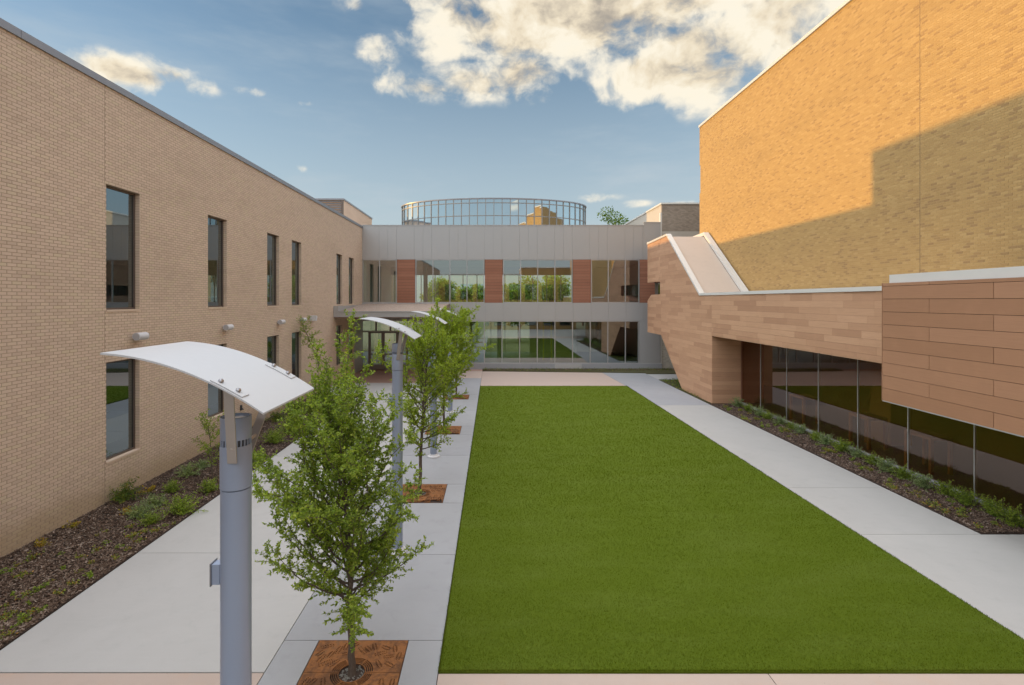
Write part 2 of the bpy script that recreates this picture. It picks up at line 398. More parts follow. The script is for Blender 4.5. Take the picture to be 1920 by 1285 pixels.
M['soil_green'] = soilmat('ground_cover_soil', (.05, .045, .025), (.13, .125, .06))
M['ground'] = soilmat('dry_ground', (.16, .15, .09), (.24, .22, .13))
M['gravel'] = gravelmat()
M['red'] = plain('red_plastic', (.48, .02, .03), 0.4)
M['whitebox'] = plain('off_white_housing', (.62, .61, .62), 0.45)
M['speaker_face'] = plain('perforated_face', (.42, .41, .42), 0.6)
M['inwall'] = plain('interior_wall', (.50, .50, .47), 0.8)
M['infloor'] = plain('interior_floor', (.22, .20, .18), 0.35)
M['inceil'] = plain('interior_ceiling', (.55, .53, .50), 0.9)
M['wood'] = plain('orange_wood', (.36, .21, .11), 0.5)
M['yellow'] = plain('yellow_paint', (.75, .60, .12), 0.5)
M['door'] = plain('door_frame_metal', (.27, .245, .225), 0.4, 0.4)
M['rock'] = plain('river_stone', (.21, .20, .175), 0.8, var=0.3, scale=20)

rng = np.random.default_rng(7)
random.seed(11)

# ------------------------------------------------------------------ brickwork
def brick_rects(y0, y1, z0, z1, openings, L=0.2032, Hc=0.0677, j=0.010):
    """running-bond bricks (y0,y1,z0,z1) on an upright plane, cut round openings"""
    out = []; rows = int((z1-z0)/Hc)
    for r in range(rows):
        za = z0+r*Hc; zb = za+Hc-j
        spans = [(y0, y1)]
        for (a, b, c, d) in openings:
            if zb > c+0.004 and za < d-0.004:
                ns = []
                for (s, e) in spans:
                    if b <= s or a >= e: ns.append((s, e))
                    else:
                        if a-s > 0.03: ns.append((s, a))
                        if e-b > 0.03: ns.append((b, e))
                spans = ns
        off = (r % 2)*L/2
        for (s, e) in spans:
            k = math.floor((s-off)/L)
            while True:
                a = off+k*L+.007; b = a+L-.014; k += 1
                if a >= e: break
                a2 = max(a, s+0.002); b2 = min(b, e-0.002)
                if b2-a2 < 0.02: continue
                out.append((a2, b2, za, zb))
    return np.array(out)
def brick_mesh(name, rects, x, sign, depth=0.004):
    """boxes without a back, standing proud of the plane x towards sign"""
    n = len(rects); a, b, c, d = rects.T
    pr = depth*(0.8+0.4*rng.random(n))
    xf = x+sign*pr; xb = np.full(n, x-sign*0.004); ins = 0.0015
    V = np.empty((n, 8, 3), np.float32)
    for k, (yy, zz) in enumerate(((a, c), (b, c), (b, d), (a, d))):
        V[:, k, 0] = xb; V[:, k, 1] = yy; V[:, k, 2] = zz
    for k, (yy, zz) in enumerate(((a+ins, c+ins), (b-ins, c+ins), (b-ins, d-ins), (a+ins, d-ins))):
        V[:, 4+k, 0] = xf; V[:, 4+k, 1] = yy; V[:, 4+k, 2] = zz
    q = np.array([(4, 5, 6, 7), (0, 1, 5, 4), (1, 2, 6, 5), (2, 3, 7, 6), (3, 0, 4, 7)])
    if sign < 0: q = q[:, ::-1]
    Fq = (q[None]+8*np.arange(n)[:, None, None]).reshape(-1, 4)
    return fast_mesh(name, V.reshape(-1, 3), Fq)
def lay_bricks(root, rects, x, sign, mat, ymin, nmax=300):
    """the 300 whole bricks that show largest become parts, the rest one mesh"""
    L = rects[:, 1]-rects[:, 0]; yc = (rects[:, 0]+rects[:, 1])/2; zc = (rects[:, 2]+rects[:, 3])/2
    vis = (L > 0.188) & (yc > ymin) & (np.abs(zc-EYE)*F/yc < 540)
    idx = np.where(vis)[0]; idx = idx[np.argsort(yc[idx])][:nmax]
    proto = brick_mesh('brick', np.array([(-0.0946, 0.0946, -0.02885, 0.02885)]), 0.0, sign)
    proto.materials.append(mat)
    for i in idx:
        link('brick', proto, None, root, loc=(x, yc[i], zc[i]))
    rest = np.delete(rects, idx, axis=0)
    link('brickwork', brick_mesh('brickwork', rest, x, sign), mat, root, kind='stuff')

# ------------------------------------------------------------------ ground and paving
struct('ground', MB().quad((-900, -700, -.14), (900, -700, -.14), (900, 1500, -.14), (-900, 1500, -.14)), M['ground'])
paving_bed = struct('paving_bed', MB().quad((-9.07, -14, -.03), (24, -14, -.03), (24, 35.6, -.03), (-9.07, 35.6, -.03)), M['joint'])

def slab(parent, mat, x0, x1, y0, y1, z=0.0, j=0.006):
    part('paving_slab', MB().box(x0+j, x1-j, y0+j, y1-j, z-.025, z), mat, parent)
def slabpoly(parent, mat, pts, z=0.0):
    part('paving_slab', MB().prism(pts, 'z', z-.025, z), mat, parent)

XB, XG, XL, XR, XP = -6.72, -2.93, -0.70, 7.46, 9.97      # bed edge, grey band, lawn left, lawn right, right path edge
LY0, LY1 = 6.56, 28.6
west = struct('west_walkway', loc=(XB, 0, 0))
for a, b in ((6.57, 9.68), (9.68, 12.7), (12.7, 15.7), (15.7, 18.7), (18.7, 21.7), (21.7, 25.7)):
    slab(west, M['conc'], XB, XG, a, b)
slab(west, M['conc'], -9.0, XG, 25.7, 29.7)
band = struct('tree_band_pavement', loc=(XG, 0, 0))
GY = [6.57, 12.69, 18.87, 25.35]; GX = -1.81; GH = 0.62
gx0, gx1 = GX-GH, GX+GH
prev = 3.0
for i, gy in enumerate(GY):
    y0, y1 = gy-GH, gy+GH
    mid = y0-2.45 if i else None
    if mid: slab(band, M['conc_grey'], XG, XL, prev, mid); slab(band, M['conc_grey'], XG, XL, mid, y0)
    else: slab(band, M['conc_grey'], XG, XL, prev, y0)
    slab(band, M['conc_grey'], XG, gx0-.008, y0, y1); slab(band, M['conc_grey'], gx1+.008, XL, y0, y1)
    prev = y1
slab(band, M['conc_grey'], XG, XL, prev, 31.5)
east = struct('east_walkway', loc=(XR, 0, 0))
slab(east, M['conc_warm'], XR, XP, 13.05, 23.36); slab(east, M['conc_warm'], XR, XP, 10.45, 13.05)
slab(east, M['conc_warm'], XR, 20, 6.56, 10.45)
slab(east, M['conc_grey'], XR, XP, 23.36, 28.6)
slabpoly(east, M['conc_grey'], [(XR, 28.612), (XP, 28.612), (10.0, 33.6), (7.25, 33.9)])
slab(east, M['conc'], 10.0, 13.5, 30.9, 33.2)
back = struct('pink_terrace', loc=(0, 30, 0))
slabpoly(back, M['conc_pink'], [(XL+.006, 28.61), (XR-.012, 28.61), (7.23, 33.9), (XL+.006, 34.55)])
slab(back, M['conc_pink'], XG, XL, 31.5, 34.6)
rose = struct('entrance_paving', loc=(-6, 32, 0))
for i in range(4):
    x0 = -9.05+i*1.53
    for j in range(4): slab(rose, M['conc_rose'], x0, x0+1.53, 29.7+j*1.47, 29.7+(j+1)*1.47, 0, .004)
slab(rose, M['conc_rose'], XG, XL, 34.6, 35.58)
front = struct('pink_foreground_walk', loc=(0, 5, 0))
for a, b in ((-9.0, XG),): slab(front, M['conc_pink'], a, b, 3.0, 6.56)
for a, b in ((XL, 3.52), (3.52, 7.6), (7.6, 12), (12, 20)): slab(front, M['conc_pink'], a, b, 3.0, 6.55)
near = struct('rear_pavement', MB().box(-9.0, 20, -13.5, 2.99, -.025, -.002), M['conc_warm'])

# lawn
lawn = struct('lawn_base', MB().box(XL+.01, XR-.01, LY0, LY1, -.026, .012), M['turf_base'])
def blades():
    n = 170000
    u = rng.random(n); y = 1/(1/LY0+u*(1/LY1-1/LY0)); x = XL+.006+rng.random(n)*(XR-XL-.012)
    ne = 9000   # fringe along the edges
    ye = LY0+rng.random(ne)**1.5*(LY1-LY0); xe = np.where(rng.random(ne) < .5, XL+.012, XR-.012)+rng.normal(0, .004, ne)
    nb = 6000; xb = XL+rng.random(nb)*(XR-XL); yb = LY0+.01+np.abs(rng.normal(0, .012, nb))
    x = np.concatenate([x, xe, xb]); y = np.concatenate([y, ye, yb]); n = len(x)
    s = np.clip(y/11.0, .8, 2.2)
    h = (.020+.016*rng.random(n))*np.clip(s, .8, 1.3); w = .0045*s; a = rng.random(n)*2*math.pi; ln = rng.normal(0, .014, (n, 2))
    V = np.zeros((n, 3, 3), np.float32)
    V[:, 0] = np.stack([x-np.cos(a)*w, y-np.sin(a)*w, np.full(n, .010)], 1)
    V[:, 1] = np.stack([x+np.cos(a)*w, y+np.sin(a)*w, np.full(n, .010)], 1)
    V[:, 2] = np.stack([x+ln[:, 0], y+ln[:, 1], .010+h], 1)
    return fast_mesh('turf', V.reshape(-1, 3), np.arange(3*n).reshape(n, 3))
o = link('turf_grass', blades(), M['turf'], kind='stuff'); tag(o, 'bright green artificial turf filling the long courtyard lawn', 'grass')

# planting beds
beds = [('west_planting_bed', [(-9.07, -2), (XB, -2), (XB, 25.7), (-9.07, 25.7)], 'soil', .02),
        ('east_planting_bed', [(XP, 10.45), (11.44, 10.45), (11.44, 23.6), (XP, 23.6)], 'soil', .02),
        ('corner_planting_bed', [(XP, 25.0), (10.06, 23.62), (14, 23.62), (14, 30.9), (10.0, 30.9)], 'soil_green', .015),
        ('facade_planting_bed', [(XL, 34.57), (7.23, 33.92), (10.0, 33.62), (10, 33.22), (13.5, 33.22), (13.5, 35.6), (XL, 35.6)], 'soil_green', .05)]
for nm, pts, mk, z in beds: struct(nm, MB().prism(pts, 'z', -.03, z), M[mk])
def chips(name, n, x0, x1, y0, y1, near, z):
    u = rng.random(n)
    y = (1/(1/y0+u*(1/y1-1/y0))) if near else y0+u*(y1-y0)
    x = x0+rng.random(n)*(x1-x0)
    l = .012+.028*rng.random(n)**2; w = .004+.006*rng.random(n); a = rng.random(n)*2*math.pi
    tl = rng.normal(0, .30, n); rl = rng.normal(0, .5, n)
    d = np.stack([np.cos(a)*np.cos(tl), np.sin(a)*np.cos(tl), np.sin(tl)], 1); e = np.stack([-np.sin(a)*np.cos(rl), np.cos(a)*np.cos(rl), np.sin(rl)], 1)
    c = np.stack([x, y, z+.006+.022*rng.random(n)], 1)
    L = l[:, None]; Wd = w[:, None]
    V = np.stack([c-d*L-e*Wd, c+d*L-e*Wd, c+d*L+e*Wd, c-d*L+e*Wd], 1)
    return fast_mesh(name, V.reshape(-1, 3), np.arange(4*n).reshape(n, 4))
o = link('mulch', chips('mulch', 62000, -9.05, XB-.01, 6.3, 25.6, True, .02), M['mulch'], kind='stuff')
tag(o, 'dark brown shredded mulch along the foot of the cream brick wall', 'mulch')
o = link('mulch', chips('mulch', 26000, XP+.01, 11.42, 10.47, 23.5, True, .02), M['mulch'], kind='stuff')
tag(o, 'dark brown mulch in the bed under the bronze glass', 'mulch')
o = link('mulch', chips('mulch', 9000, XL, 13.4, 34.6, 35.5, False, .05), M['mulch'], kind='stuff')
tag(o, 'thin strip of mulch in front of the ground floor windows', 'mulch')

# ------------------------------------------------------------------ west wing (cream brick)
XW = -9.07; HW = 9.90
wing = thing('brick_building', 'long cream brick wing with narrow tall windows left of the walkway', 'building', (XW, 20, 0))
wins = [(12.01, 13.15), (16.30, 17.45), (20.58, 21.71), (23.10, 24.25), (29.70, 30.85), (32.25, 33.42)]
UP, LO = (4.55, 7.51), (0.97, 3.32)
ops = []
for a, b in wins: ops += [(a, b, UP[0], UP[1]), (a, b, LO[0], LO[1])]
WY0, WY1 = -16.0, 35.58
def wall_with_holes(mb, x, thick, y0, y1, z0, z1, holes):
    """solid wall x-thick..x cut by rectangular openings"""
    ys = sorted({y0, y1, *[h[0] for h in holes], *[h[1] for h in holes]}); zs = sorted({z0, z1, *[h[2] for h in holes], *[h[3] for h in holes]})
    for i in range(len(ys)-1):
        col = []
        for k in range(len(zs)-1):
            yc = (ys[i]+ys[i+1])/2; zc = (zs[k]+zs[k+1])/2
            if any(h[0] < yc < h[1] and h[2] < zc < h[3] for h in holes): continue
            if col and abs(col[-1][1]-zs[k]) < 1e-6: col[-1][1] = zs[k+1]
            else: col.append([zs[k], zs[k+1]])
        for c, d in col: mb.box(min(x, x-thick), max(x, x-thick), ys[i], ys[i+1], c, d)
    return mb
part('wall', wall_with_holes(MB(), XW, 0.30, WY0, WY1, -.1, HW, ops), M['mortar'], wing, fix=False)
rects = brick_rects(5.6, 35.56, 0.0, HW-0.01, ops)
# a movement joint runs up the wall beside the first window
rects = np.array([r for r in rects if not (r[0] < 11.955 < r[1] and not (UP[0]-.02 < r[2] < UP[1] or LO[0]-.02 < r[2] < LO[1]))] +
                 [(r[0], 11.950, r[2], r[3]) for r in rects if r[0] < 11.945 < 11.955 < r[1]] + [(11.962, r[1], r[2], r[3]) for r in rects if r[0] < 11.955 and r[1] > 11.985])
lay_bricks(wing, rects, XW, 1, M['brick'], 9.45)
part('movement_joint', MB().box(XW-.01, XW+.0035, 11.951, 11.961, 0, HW), M['mortar'], wing)
part('roof', MB().box(-24, XW-.302, WY0, 52, 9.3, 9.5).box(-24, -23.7, WY0, 45, -.1, 9.3).box(-23.7, XW-.302, 51.7, 52, 3.7, 9.3).box(-23.7, XW-.302, WY0, WY0+.3, -.1, 9.3), M['membrane'], wing)
part('wall', MB().box(XW-.30, XW, 35.9, 52, 3.6, HW), M['brick'], wing)
part('floor', MB().box(-23.7, XW-.305, WY0+.31, 51.6, 3.7, 4.0), M['inceil'], wing)
part('interior_wall', MB().box(-13.2, -13.1, WY0+.4, 44, -.1, 3.69).box(-13.09, XW-.31, 35.2, 35.3, -.1, 3.69).box(-13.2, -13.1, WY0+.4, 51.6, 4.01, 9.29), M['inwall'], wing)
for k in range(10):
    a = WY0+k*5.16; part('coping', MB().box(XW-.36, XW+.045, a+.004, a+5.156, HW+.002, HW+.055).box(XW+.012, XW+.045, a+.004, a+5.156, HW-.10, HW+.002), M['coping'], wing)
for i, (a, b) in enumerate(wins):
    for (c, d) in (UP, LO):
        x = XW-.11; t = .05
        f = MB().box(x-.06, x, a, a+t, c, d).box(x-.06, x, b-t, b, c, d).box(x-.06, x, a+t, b-t, c, c+t).box(x-.06, x, a+t, b-t, d-t, d)
        w = part('window', f, M['frame'], wing)
        tl = .0015*(random.random()-.5)
        part('pane', MB().quad((x-.03, a+t, c+t), (x-.03+tl, b-t, c+t), (x-.03+tl, b-t, d-t), (x-.03, a+t, d-t)), M['glass_win'], w, fix=False)
        part('sill', MB().box(XW-.11, XW+.018, a+.002, b-.002, c-.045, c+.004), M['brick'], w)
        # lining bricks of the far reveal
        rv = MB()
        for r in range(int((d-c)/.0677)):
            rv.box(XW-.108, XW+.004, b-.006, b+.01, c+r*.0677+.005, c+(r+1)*.0677-.005)
        part('reveal', rv, M['brick'], w)
# penthouse with louvres
PX, PY0, PY1, PZ = -11.1, 38.0, 47.0, 12.36
ph = part('penthouse', MB().box(-20, PX, PY0+.12, PY1, 9.5, PZ-.12), M['brick'], wing)
part('penthouse_coping', MB().box(-20.1, PX+.05, PY0-.02, PY1+.05, PZ-.119, PZ), M['coping'], ph)
part('louvre_frame', MB().box(PX-.16, PX, PY0, PY0+.118, 9.5, PZ-.12).box(-13.1, -12.98, PY0, PY0+.118, 9.5, PZ-.12).box(-15.1, -14.98, PY0, PY0+.118, 9.5, PZ-.12), M['frame'], ph)
for k in range(13):
    z = 10.0+k*.175
    part('slat', MB().prism([(PY0-.0, z), (PY0+.02, z), (PY0+.11, z+.10), (PY0+.09, z+.10)], 'x', -19, PX-.161), M['coping'], ph)
# taller block farther west, whose roof throws the stepped shadow
tb = thing('tower_block', 'tall plain block behind the cream wing that shades the golden wall', 'building', (-19.5, 0, 9.5))
part('wall', MB().box(-24, -15.0, -16, 17.72, 9.51, 12.2), M['brick'], tb)
part('coping', MB().box(-24.05, -14.95, -16.05, 17.77, 12.2, 12.27), M['coping'], tb)

# wall fittings
spk_root = None
for k, (y, lab) in enumerate(((12.95, 'grey cylindrical wall speaker nearest the camera, between the first windows'), (17.25, 'grey cylindrical wall speaker under the second upper window'),
                              (21.6, 'grey cylindrical wall speaker above the third lower window'), (24.1, 'grey cylindrical wall speaker behind the tree top, beside the camera box'))):
    t = thing('wall_speaker', lab, 'speaker', (XW, y, 3.87), 'speakers along the cream wall', world=False)
    if spk_root is None:
        part('body', MB().tube((.16, -.16, 0), (.16, .19, 0), .098, .098, 28), M['whitebox'], t, True)
        part('grille', MB().tube((.16, -.168, 0), (.16, -.150, 0), .084, .084, 28), M['speaker_face'], t)
        part('bracket', MB().box(-.002, .09, -.04, .05, -.05, .05), M['whitebox'], t)
        spk_root = t
    else:
        for ch in spk_root.children:
            c = ch.copy(); C.objects.link(c); c.parent = t
t = thing('security_camera', 'white boxy security camera fixed high on the cream wall by the canopy', 'camera', (XW, 25.5, 3.9), world=False)
part('housing', MB().box(.03, .30, -.16, .06, -.13, .13), M['whitebox'], t)
part('lens_hood', MB().tube((.16, .06, .0), (.16, .30, .04), .07, .085, 16), M['whitebox'], t, True)
part('mount', MB().box(-.002, .05, -.1, .2, -.08, .08), M['slot'], t)
t = thing('fire_alarm_strobe', 'small red fire alarm strobe on the cream wall', 'alarm', (XW, 26.45, 2.34), world=False)
part('housing', MB().box(0, .09, -.10, .10, -.12, .12), M['red'], t)
part('lens', MB().tube((.09, 0, .02), (.115, 0, .02), .05, .04, 12), M['lens'], t)
t = thing('wall_valve', 'small dark hose valve low on the cream wall', 'valve', (XW, 18.4, .92), world=False)
part('body', MB().box(0, .05, -.04, .04, -.09, .09), M['slot'], t)
part('spout', MB().tube((.05, 0, -.02), (.11, 0, -.06), .02, .02, 8), M['slot'], t)

# ------------------------------------------------------------------ connector (glass and metal)
YF = 35.6; MOD = 1.2195
def fx(px): return (px-VPX)/F*YF
conn = thing('connector_building', 'two storey glass and metal connector closing the courtyard', 'building', (1, YF, 0))
Z0, Z1, Z2, Z3, Z4 = .395, 3.36, 4.62, 7.625, 10.03
XA, XE = XW+.004, fx(1238)
def panels(z0, z1, xs, extra=0.0):
    for a, b in zip(xs[:-1], xs[1:]):
        part('metal_panel', MB().box(a+.0035, b-.0035, YF-.05, YF, z0+.003, z1-.003), M['panel'], conn)
xj = [XA]; x = fx(711.0)
pat = [.5*MOD, .5*MOD, MOD]; k = 0
while x < fx(1207)-.1:
    xj.append(x); x += pat[k % 3]; k += 1
xj.append(fx(1207)); panels(Z3, Z4-.06, xj)
panels(Z3, Z4+.14, [fx(1207), XE])
part('parapet_cap', MB().box(XA, fx(1207)-.004, YF-.07, YF+.3, Z4-.058, Z4), M['panel'], conn)
part('parapet_cap', MB().box(fx(1207), XE+.01, YF-.07, YF+.3, Z4+.142, Z4+.20), M['panel'], conn)
xb = [fx(779)]
while xb[-1]+MOD < XE-.3: xb.append(xb[-1]+MOD)
xb.append(XE)
panels(Z1, Z2, [XA, fx(711), fx(744)]+xb)
part('backing', MB().box(XA, XE, YF+.002, YF+.25, Z3, Z4-.07).box(XA, XE, YF+.002, YF+.25, Z1+.05, Z2-.02), M['mullion'], conn)
# upper windows
def curtain(bounds, z0, z1, gm, y=YF-.01, name='window', trans=None):
    """one framed window with its panes; bounds are mullion centres"""
    w2 = .028; f = MB()
    for b in bounds: f.box(b-w2, b+w2, y-.03, y+.09, z0, z1)
    for a, b in zip(bounds[:-1], bounds[1:]):
        f.box(a+w2, b-w2, y-.028, y+.088, z0, z0+.055); f.box(a+w2, b-w2, y-.028, y+.088, z1-.055, z1)
        if trans: f.box(a+w2, b-w2, y-.028, y+.088, trans-.03, trans+.03)
    o = part(name, f, M['silver'], conn)
    for a, b in zip(bounds[:-1], bounds[1:]):
        t1, t2 = (random.random()-.5)*.004, (random.random()-.5)*.004
        for c, d in (((z0+.055, z1-.055),) if not trans else ((z0+.055, trans-.03), (trans+.03, z1-.055))):
            part('pane', MB().quad((a+w2, y+.03+t1, c), (b-w2, y+.03, c+0), (b-w2, y+.03+t2, d), (a+w2, y+.03+t1+t2, d)), gm, o, fix=False)
def mods(a, b, n): return [fx(a)+(fx(b)-fx(a))*i/n for i in range(n+1)]
curtain(mods(680.5, 743, 2), Z2, Z3, M['glass']); curtain(mods(780, 907.5, 4), Z2, Z3, M['glass'])
curtain(mods(944, 1072.5, 4), Z2, Z3, M['glass']); curtain([fx(1109), fx(1140.5), fx(1172.5), fx(1198)], Z2, Z3, M['glass'])
for a, b in ((744.5, 778.5), (908.8, 942.7), (1073.8, 1107.8), (1199, 1237)):
    n = 15; h = (Z3-Z2)/n
    pm = MB().box(fx(a)+.01, fx(b)-.01, 0, .0326, -h/2+.005, h/2-.005).mesh('board'); fix_normals(pm); pm.materials.append(M['plank_red'])
    for i in range(n): link('board', pm, None, conn, loc=(0, YF-.045, Z2+(i+.5)*h))
    part('backing', MB().box(fx(a)+.01, fx(b)-.01, YF-.012, YF+.1, Z2, Z3), M['dark'], conn)
# lower windows
curtain(mods(776, 1172.6, 12)+[fx(1197)], Z0, Z1, M['glass_low'])
part('metal_panel', MB().box(fx(1198)+.01, XE-.01, YF-.055, YF, Z0-.03, Z1-.006), M['panel'], conn)
part('plinth', MB().box(fx(768), XE+.1, YF-.09, YF+.2, -.05, Z0-.004), M['conc_grey'], conn)
part('plinth', MB().box(fx(1040), fx(1090), YF-.14, YF-.092, .05, Z0-.02), M['conc'], conn)
# interior slabs, back glazing, columns
part('roof', MB().box(XA, XE, YF+.31, 45.2, Z4-.7, Z4-.4), M['membrane'], conn)
part('ceiling', MB().box(XA, XE, YF+.26, 44.9, 7.66, 7.8).box(XA, XE, YF+.26, 44.9, 3.40, 3.5), M['inceil'], conn)
part('floor', MB().box(XA, XE, YF+.26, 44.9, 4.3, 4.58).box(XA, XE, YF+.26, 44.9, .1, .30), M['infloor'], conn)
part('end_wall', MB().box(XE-.2, XE, YF+.3, 44.8, .3, 3.4).box(XE-.2, XE, YF+.3, 44.8, 4.58, 7.66).box(XA+.002, XA+.2, YF+.3, 44.8, 4.58, 7.66), M['inwall'], conn)
part('rear_wall', MB().box(XA, XE, 44.6, 44.9, 7.0, 7.659).box(XA, XE, 44.6, 44.9, 3.0, 3.399).box(3.2, XE, 44.6, 44.9, .31, 3.0).box(8.4, XE, 44.6, 44.9, 4.59, 7.0), M['inwall'], conn)
rm = MB()
for i in range(15):
    xx = -8.7+i*1.22
    if xx < 8.4: rm.box(xx-.03, xx+.03, 44.7, 44.8, 4.59, 7.0)
    if -7.6 < xx < 3.2: rm.box(xx-.03, xx+.03, 44.7, 44.8, .31, 3.0)
part('lobby_floor', MB().box(-13.09, XA-.01, 35.31, 44.9, .1, .30), M['infloor'], conn)
part('rear_mullions', rm, M['silver'], conn)
for xx in (-5.2, .5, 6.3): part('column', MB().tube((xx, 39.6, .3), (xx, 39.6, 7.66), .16, .16, 16), M['inwall'], conn, True)
yf = thing('yellow_portal', 'yellow painted portal frame standing inside the ground floor glass', 'frame', (4.1, 38.6, .3))
part('post', MB().box(3.75, 3.87, 38.5, 38.62, .3, 3.1), M['yellow'], yf); part('post', MB().box(4.35, 4.47, 38.5, 38.62, .3, 3.1), M['yellow'], yf)
part('beam', MB().box(3.75, 4.47, 38.5, 38.62, 3.1, 3.24), M['yellow'], yf)
# entrance
YD = YF+.02
part('return_panel', MB().box(XW+.02, fx(677), YF-2.05, YF-.06, 0, 3.5), M['panel'], conn)
def storefront(name, a, b, z0, z1, fw=.05, mat=None, gm=None, rails=(), kick=0, y=YD):
    f = MB().box(a, a+fw, y-.04, y+.05, z0, z1).box(b-fw, b, y-.04, y+.05, z0, z1).box(a+fw, b-fw, y-.04, y+.05, z1-fw, z1).box(a+fw, b-fw, y-.04, y+.05, z0, z0+max(fw, kick))
    for r in rails: f.box(a+fw, b-fw, y-.035, y+.045, r-.045, r+.045)
    o = part(name, f, mat or M['door'], conn)
    part('pane', MB().quad((a+fw, y, z0), (b-fw, y, z0), (b-fw, y, z1-fw), (a+fw, y, z1-fw)), gm or M['glass'], o, fix=False)
    return o
storefront('sidelight', fx(678.5), fx(692), .02, 2.62)
for a, b, hs in ((692.3, 718, 1), (718.3, 745.5, -1), (764, 776, 0)):
    d = storefront('door' if hs else 'sidelight', fx(a), fx(b), .02, 2.62, .11 if hs else .05, M['door'], M['glass'], (1.05,) if hs else (), .28)
    if hs:
        xh = fx(b)-.17 if hs > 0 else fx(a)+.17
        part('handle', MB().tube((xh, YD-.09, .85), (xh, YD-.09, 1.75), .016, .016, 8), M['steel'], d)
storefront('door', fx(745.8), fx(763.7), .02, 2.62, .11, M['door'], M['glass'], (1.05,), .28)
for a, b in ((678.5, 705), (705.2, 732), (732.2, 776)): storefront('transom', fx(a), fx(b), 2.63, 3.45)
part('threshold', MB().box(fx(678), fx(776), YF-.1, YF+.2, -.02, .018), M['conc_grey'], conn)
# canopy over the entrance
CY = 29.1; cx1 = fx(796)*CY/YF+1.0
can = thing('entrance_canopy', 'flat grey entrance canopy with gravel roof against the cream wall', 'canopy', (-6.5, 32, 3.6))
part('fascia', MB().box(XW+.012, cx1, CY, CY+.10, 3.83, 4.13), M['panel'], can)
part('fascia', MB().box(cx1-.10, cx1, CY+.102, YF-.06, 3.83, 4.13), M['panel'], can)
part('drip_edge', MB().box(XW+.012, cx1+.03, CY-.03, CY+.14, 4.132, 4.17), M['panel'], can)
part('gravel_roof', MB().prism([(CY+.145, 3.95), (YF-.06, 3.95), (YF-.06, 4.56), (33, 4.46), (CY+.145, 4.15)], 'x', XW+.30, cx1-.11), M['gravel'], can)
part('wall_upstand', MB().box(XW+.010, XW+.29, CY+.002, YF-.07, 4.14, 4.46), M['panel'], can)
for k in range(22):
    a = XW+.02+k*.4
    if a+.39 < cx1-.1: part('soffit_board', MB().box(a, a+.39, CY+.103, YF-.07, 3.80, 3.83), M['plank_red'], can)
part('soffit_light', MB().box(-7.3, -7.2, 31, 34, 3.785, 3.799), M['lens'], can)

# ------------------------------------------------------------------ rotunda
rot = thing('glass_rotunda', 'round glass drum rising above the connector roof', 'rotunda', (0.1, 46.3, 9.3))
RX, RA, RB, RY = .09, 8.25, 4.3, 46.3; ZT = 13.17
tt = np.linspace(0, 2*math.pi, 4001); ex, ey = RX+RA*np.sin(tt), RY-RB*np.cos(tt)
s = np.concatenate([[0], np.cumsum(np.hypot(np.diff(ex), np.diff(ey)))]); NR = 60
ti = np.interp((np.arange(NR+1)/NR)*s[-1], s, tt); px_, py_ = RX+RA*np.sin(ti), RY-RB*np.cos(ti)
rows = [(9.3, 11.75), (11.75, 12.80), (12.80, ZT-.06)]
mul = []
for i in range(NR):
    x, y = px_[i], py_[i]
    nx, ny = (x-RX)/RA**2, (y-RY)/RB**2; nl = math.hypot(nx, ny); nx, ny = nx/nl, ny/nl
    frontside = y < RY+1.0
    if frontside:
        part('mullion', MB().prism([(x+nx*.06-ny*.03, y+ny*.06+nx*.03), (x+nx*.06+ny*.03, y+ny*.06-nx*.03), (x-nx*.06+ny*.03, y-ny*.06-nx*.03), (x-nx*.06-ny*.03, y-ny*.06+nx*.03)], 'z', 9.3, ZT-.06), M['mullion'], rot)
    x2, y2 = px_[i+1], py_[i+1]
    for (c, d) in rows:
        if frontside or y2 < RY+1.0:
            e = (random.random()-.5)*.006
            part('pane', MB().quad((x, y+e, c), (x2, y2, c+.0), (x2, y2+e, d), (x, y, d)), M['glass_round'], rot, fix=False)
def ring(z0, z1, o, i_):
    mb = MB(); n = 120; vs = []
    for k in range(n):
        t = 2*math.pi*k/n; sn, cs = math.sin(t), math.cos(t)
        for (q, z) in ((o, z0), (o, z1), (i_, z1), (i_, z0)): vs.append((RX+(RA+q)*sn, RY-(RB+q)*cs, z))
    fs = []
    for k in range(n):
        a = 4*k; b = 4*((k+1) % n)
        for j in range(4): fs.append((a+j, a+(j+1) % 4, b+(j+1) % 4, b+j))
    return mb.add(vs, fs)
part('top_rail', ring(ZT-.06, ZT+.03, .10, -.15), M['coping'], rot, True)
for z in (11.75, 12.80): part('rail', ring(z-.03, z+.03, .05, -.05), M['mullion'], rot, True)
n = 60
part('roof', MB().prism([(RX+(RA-.16)*math.sin(2*math.pi*k/n), RY-(RB-.16)*math.cos(2*math.pi*k/n)) for k in range(n)], 'z', ZT-.2, ZT-.07), M['membrane'], rot)
part('core', MB().prism([(RX+(RA-2.2)*math.sin(2*math.pi*k/n), RY-(RB-2.2)*math.cos(2*math.pi*k/n)) for k in range(n)], 'z', 9.3, ZT-.22), M['inwall'], rot)

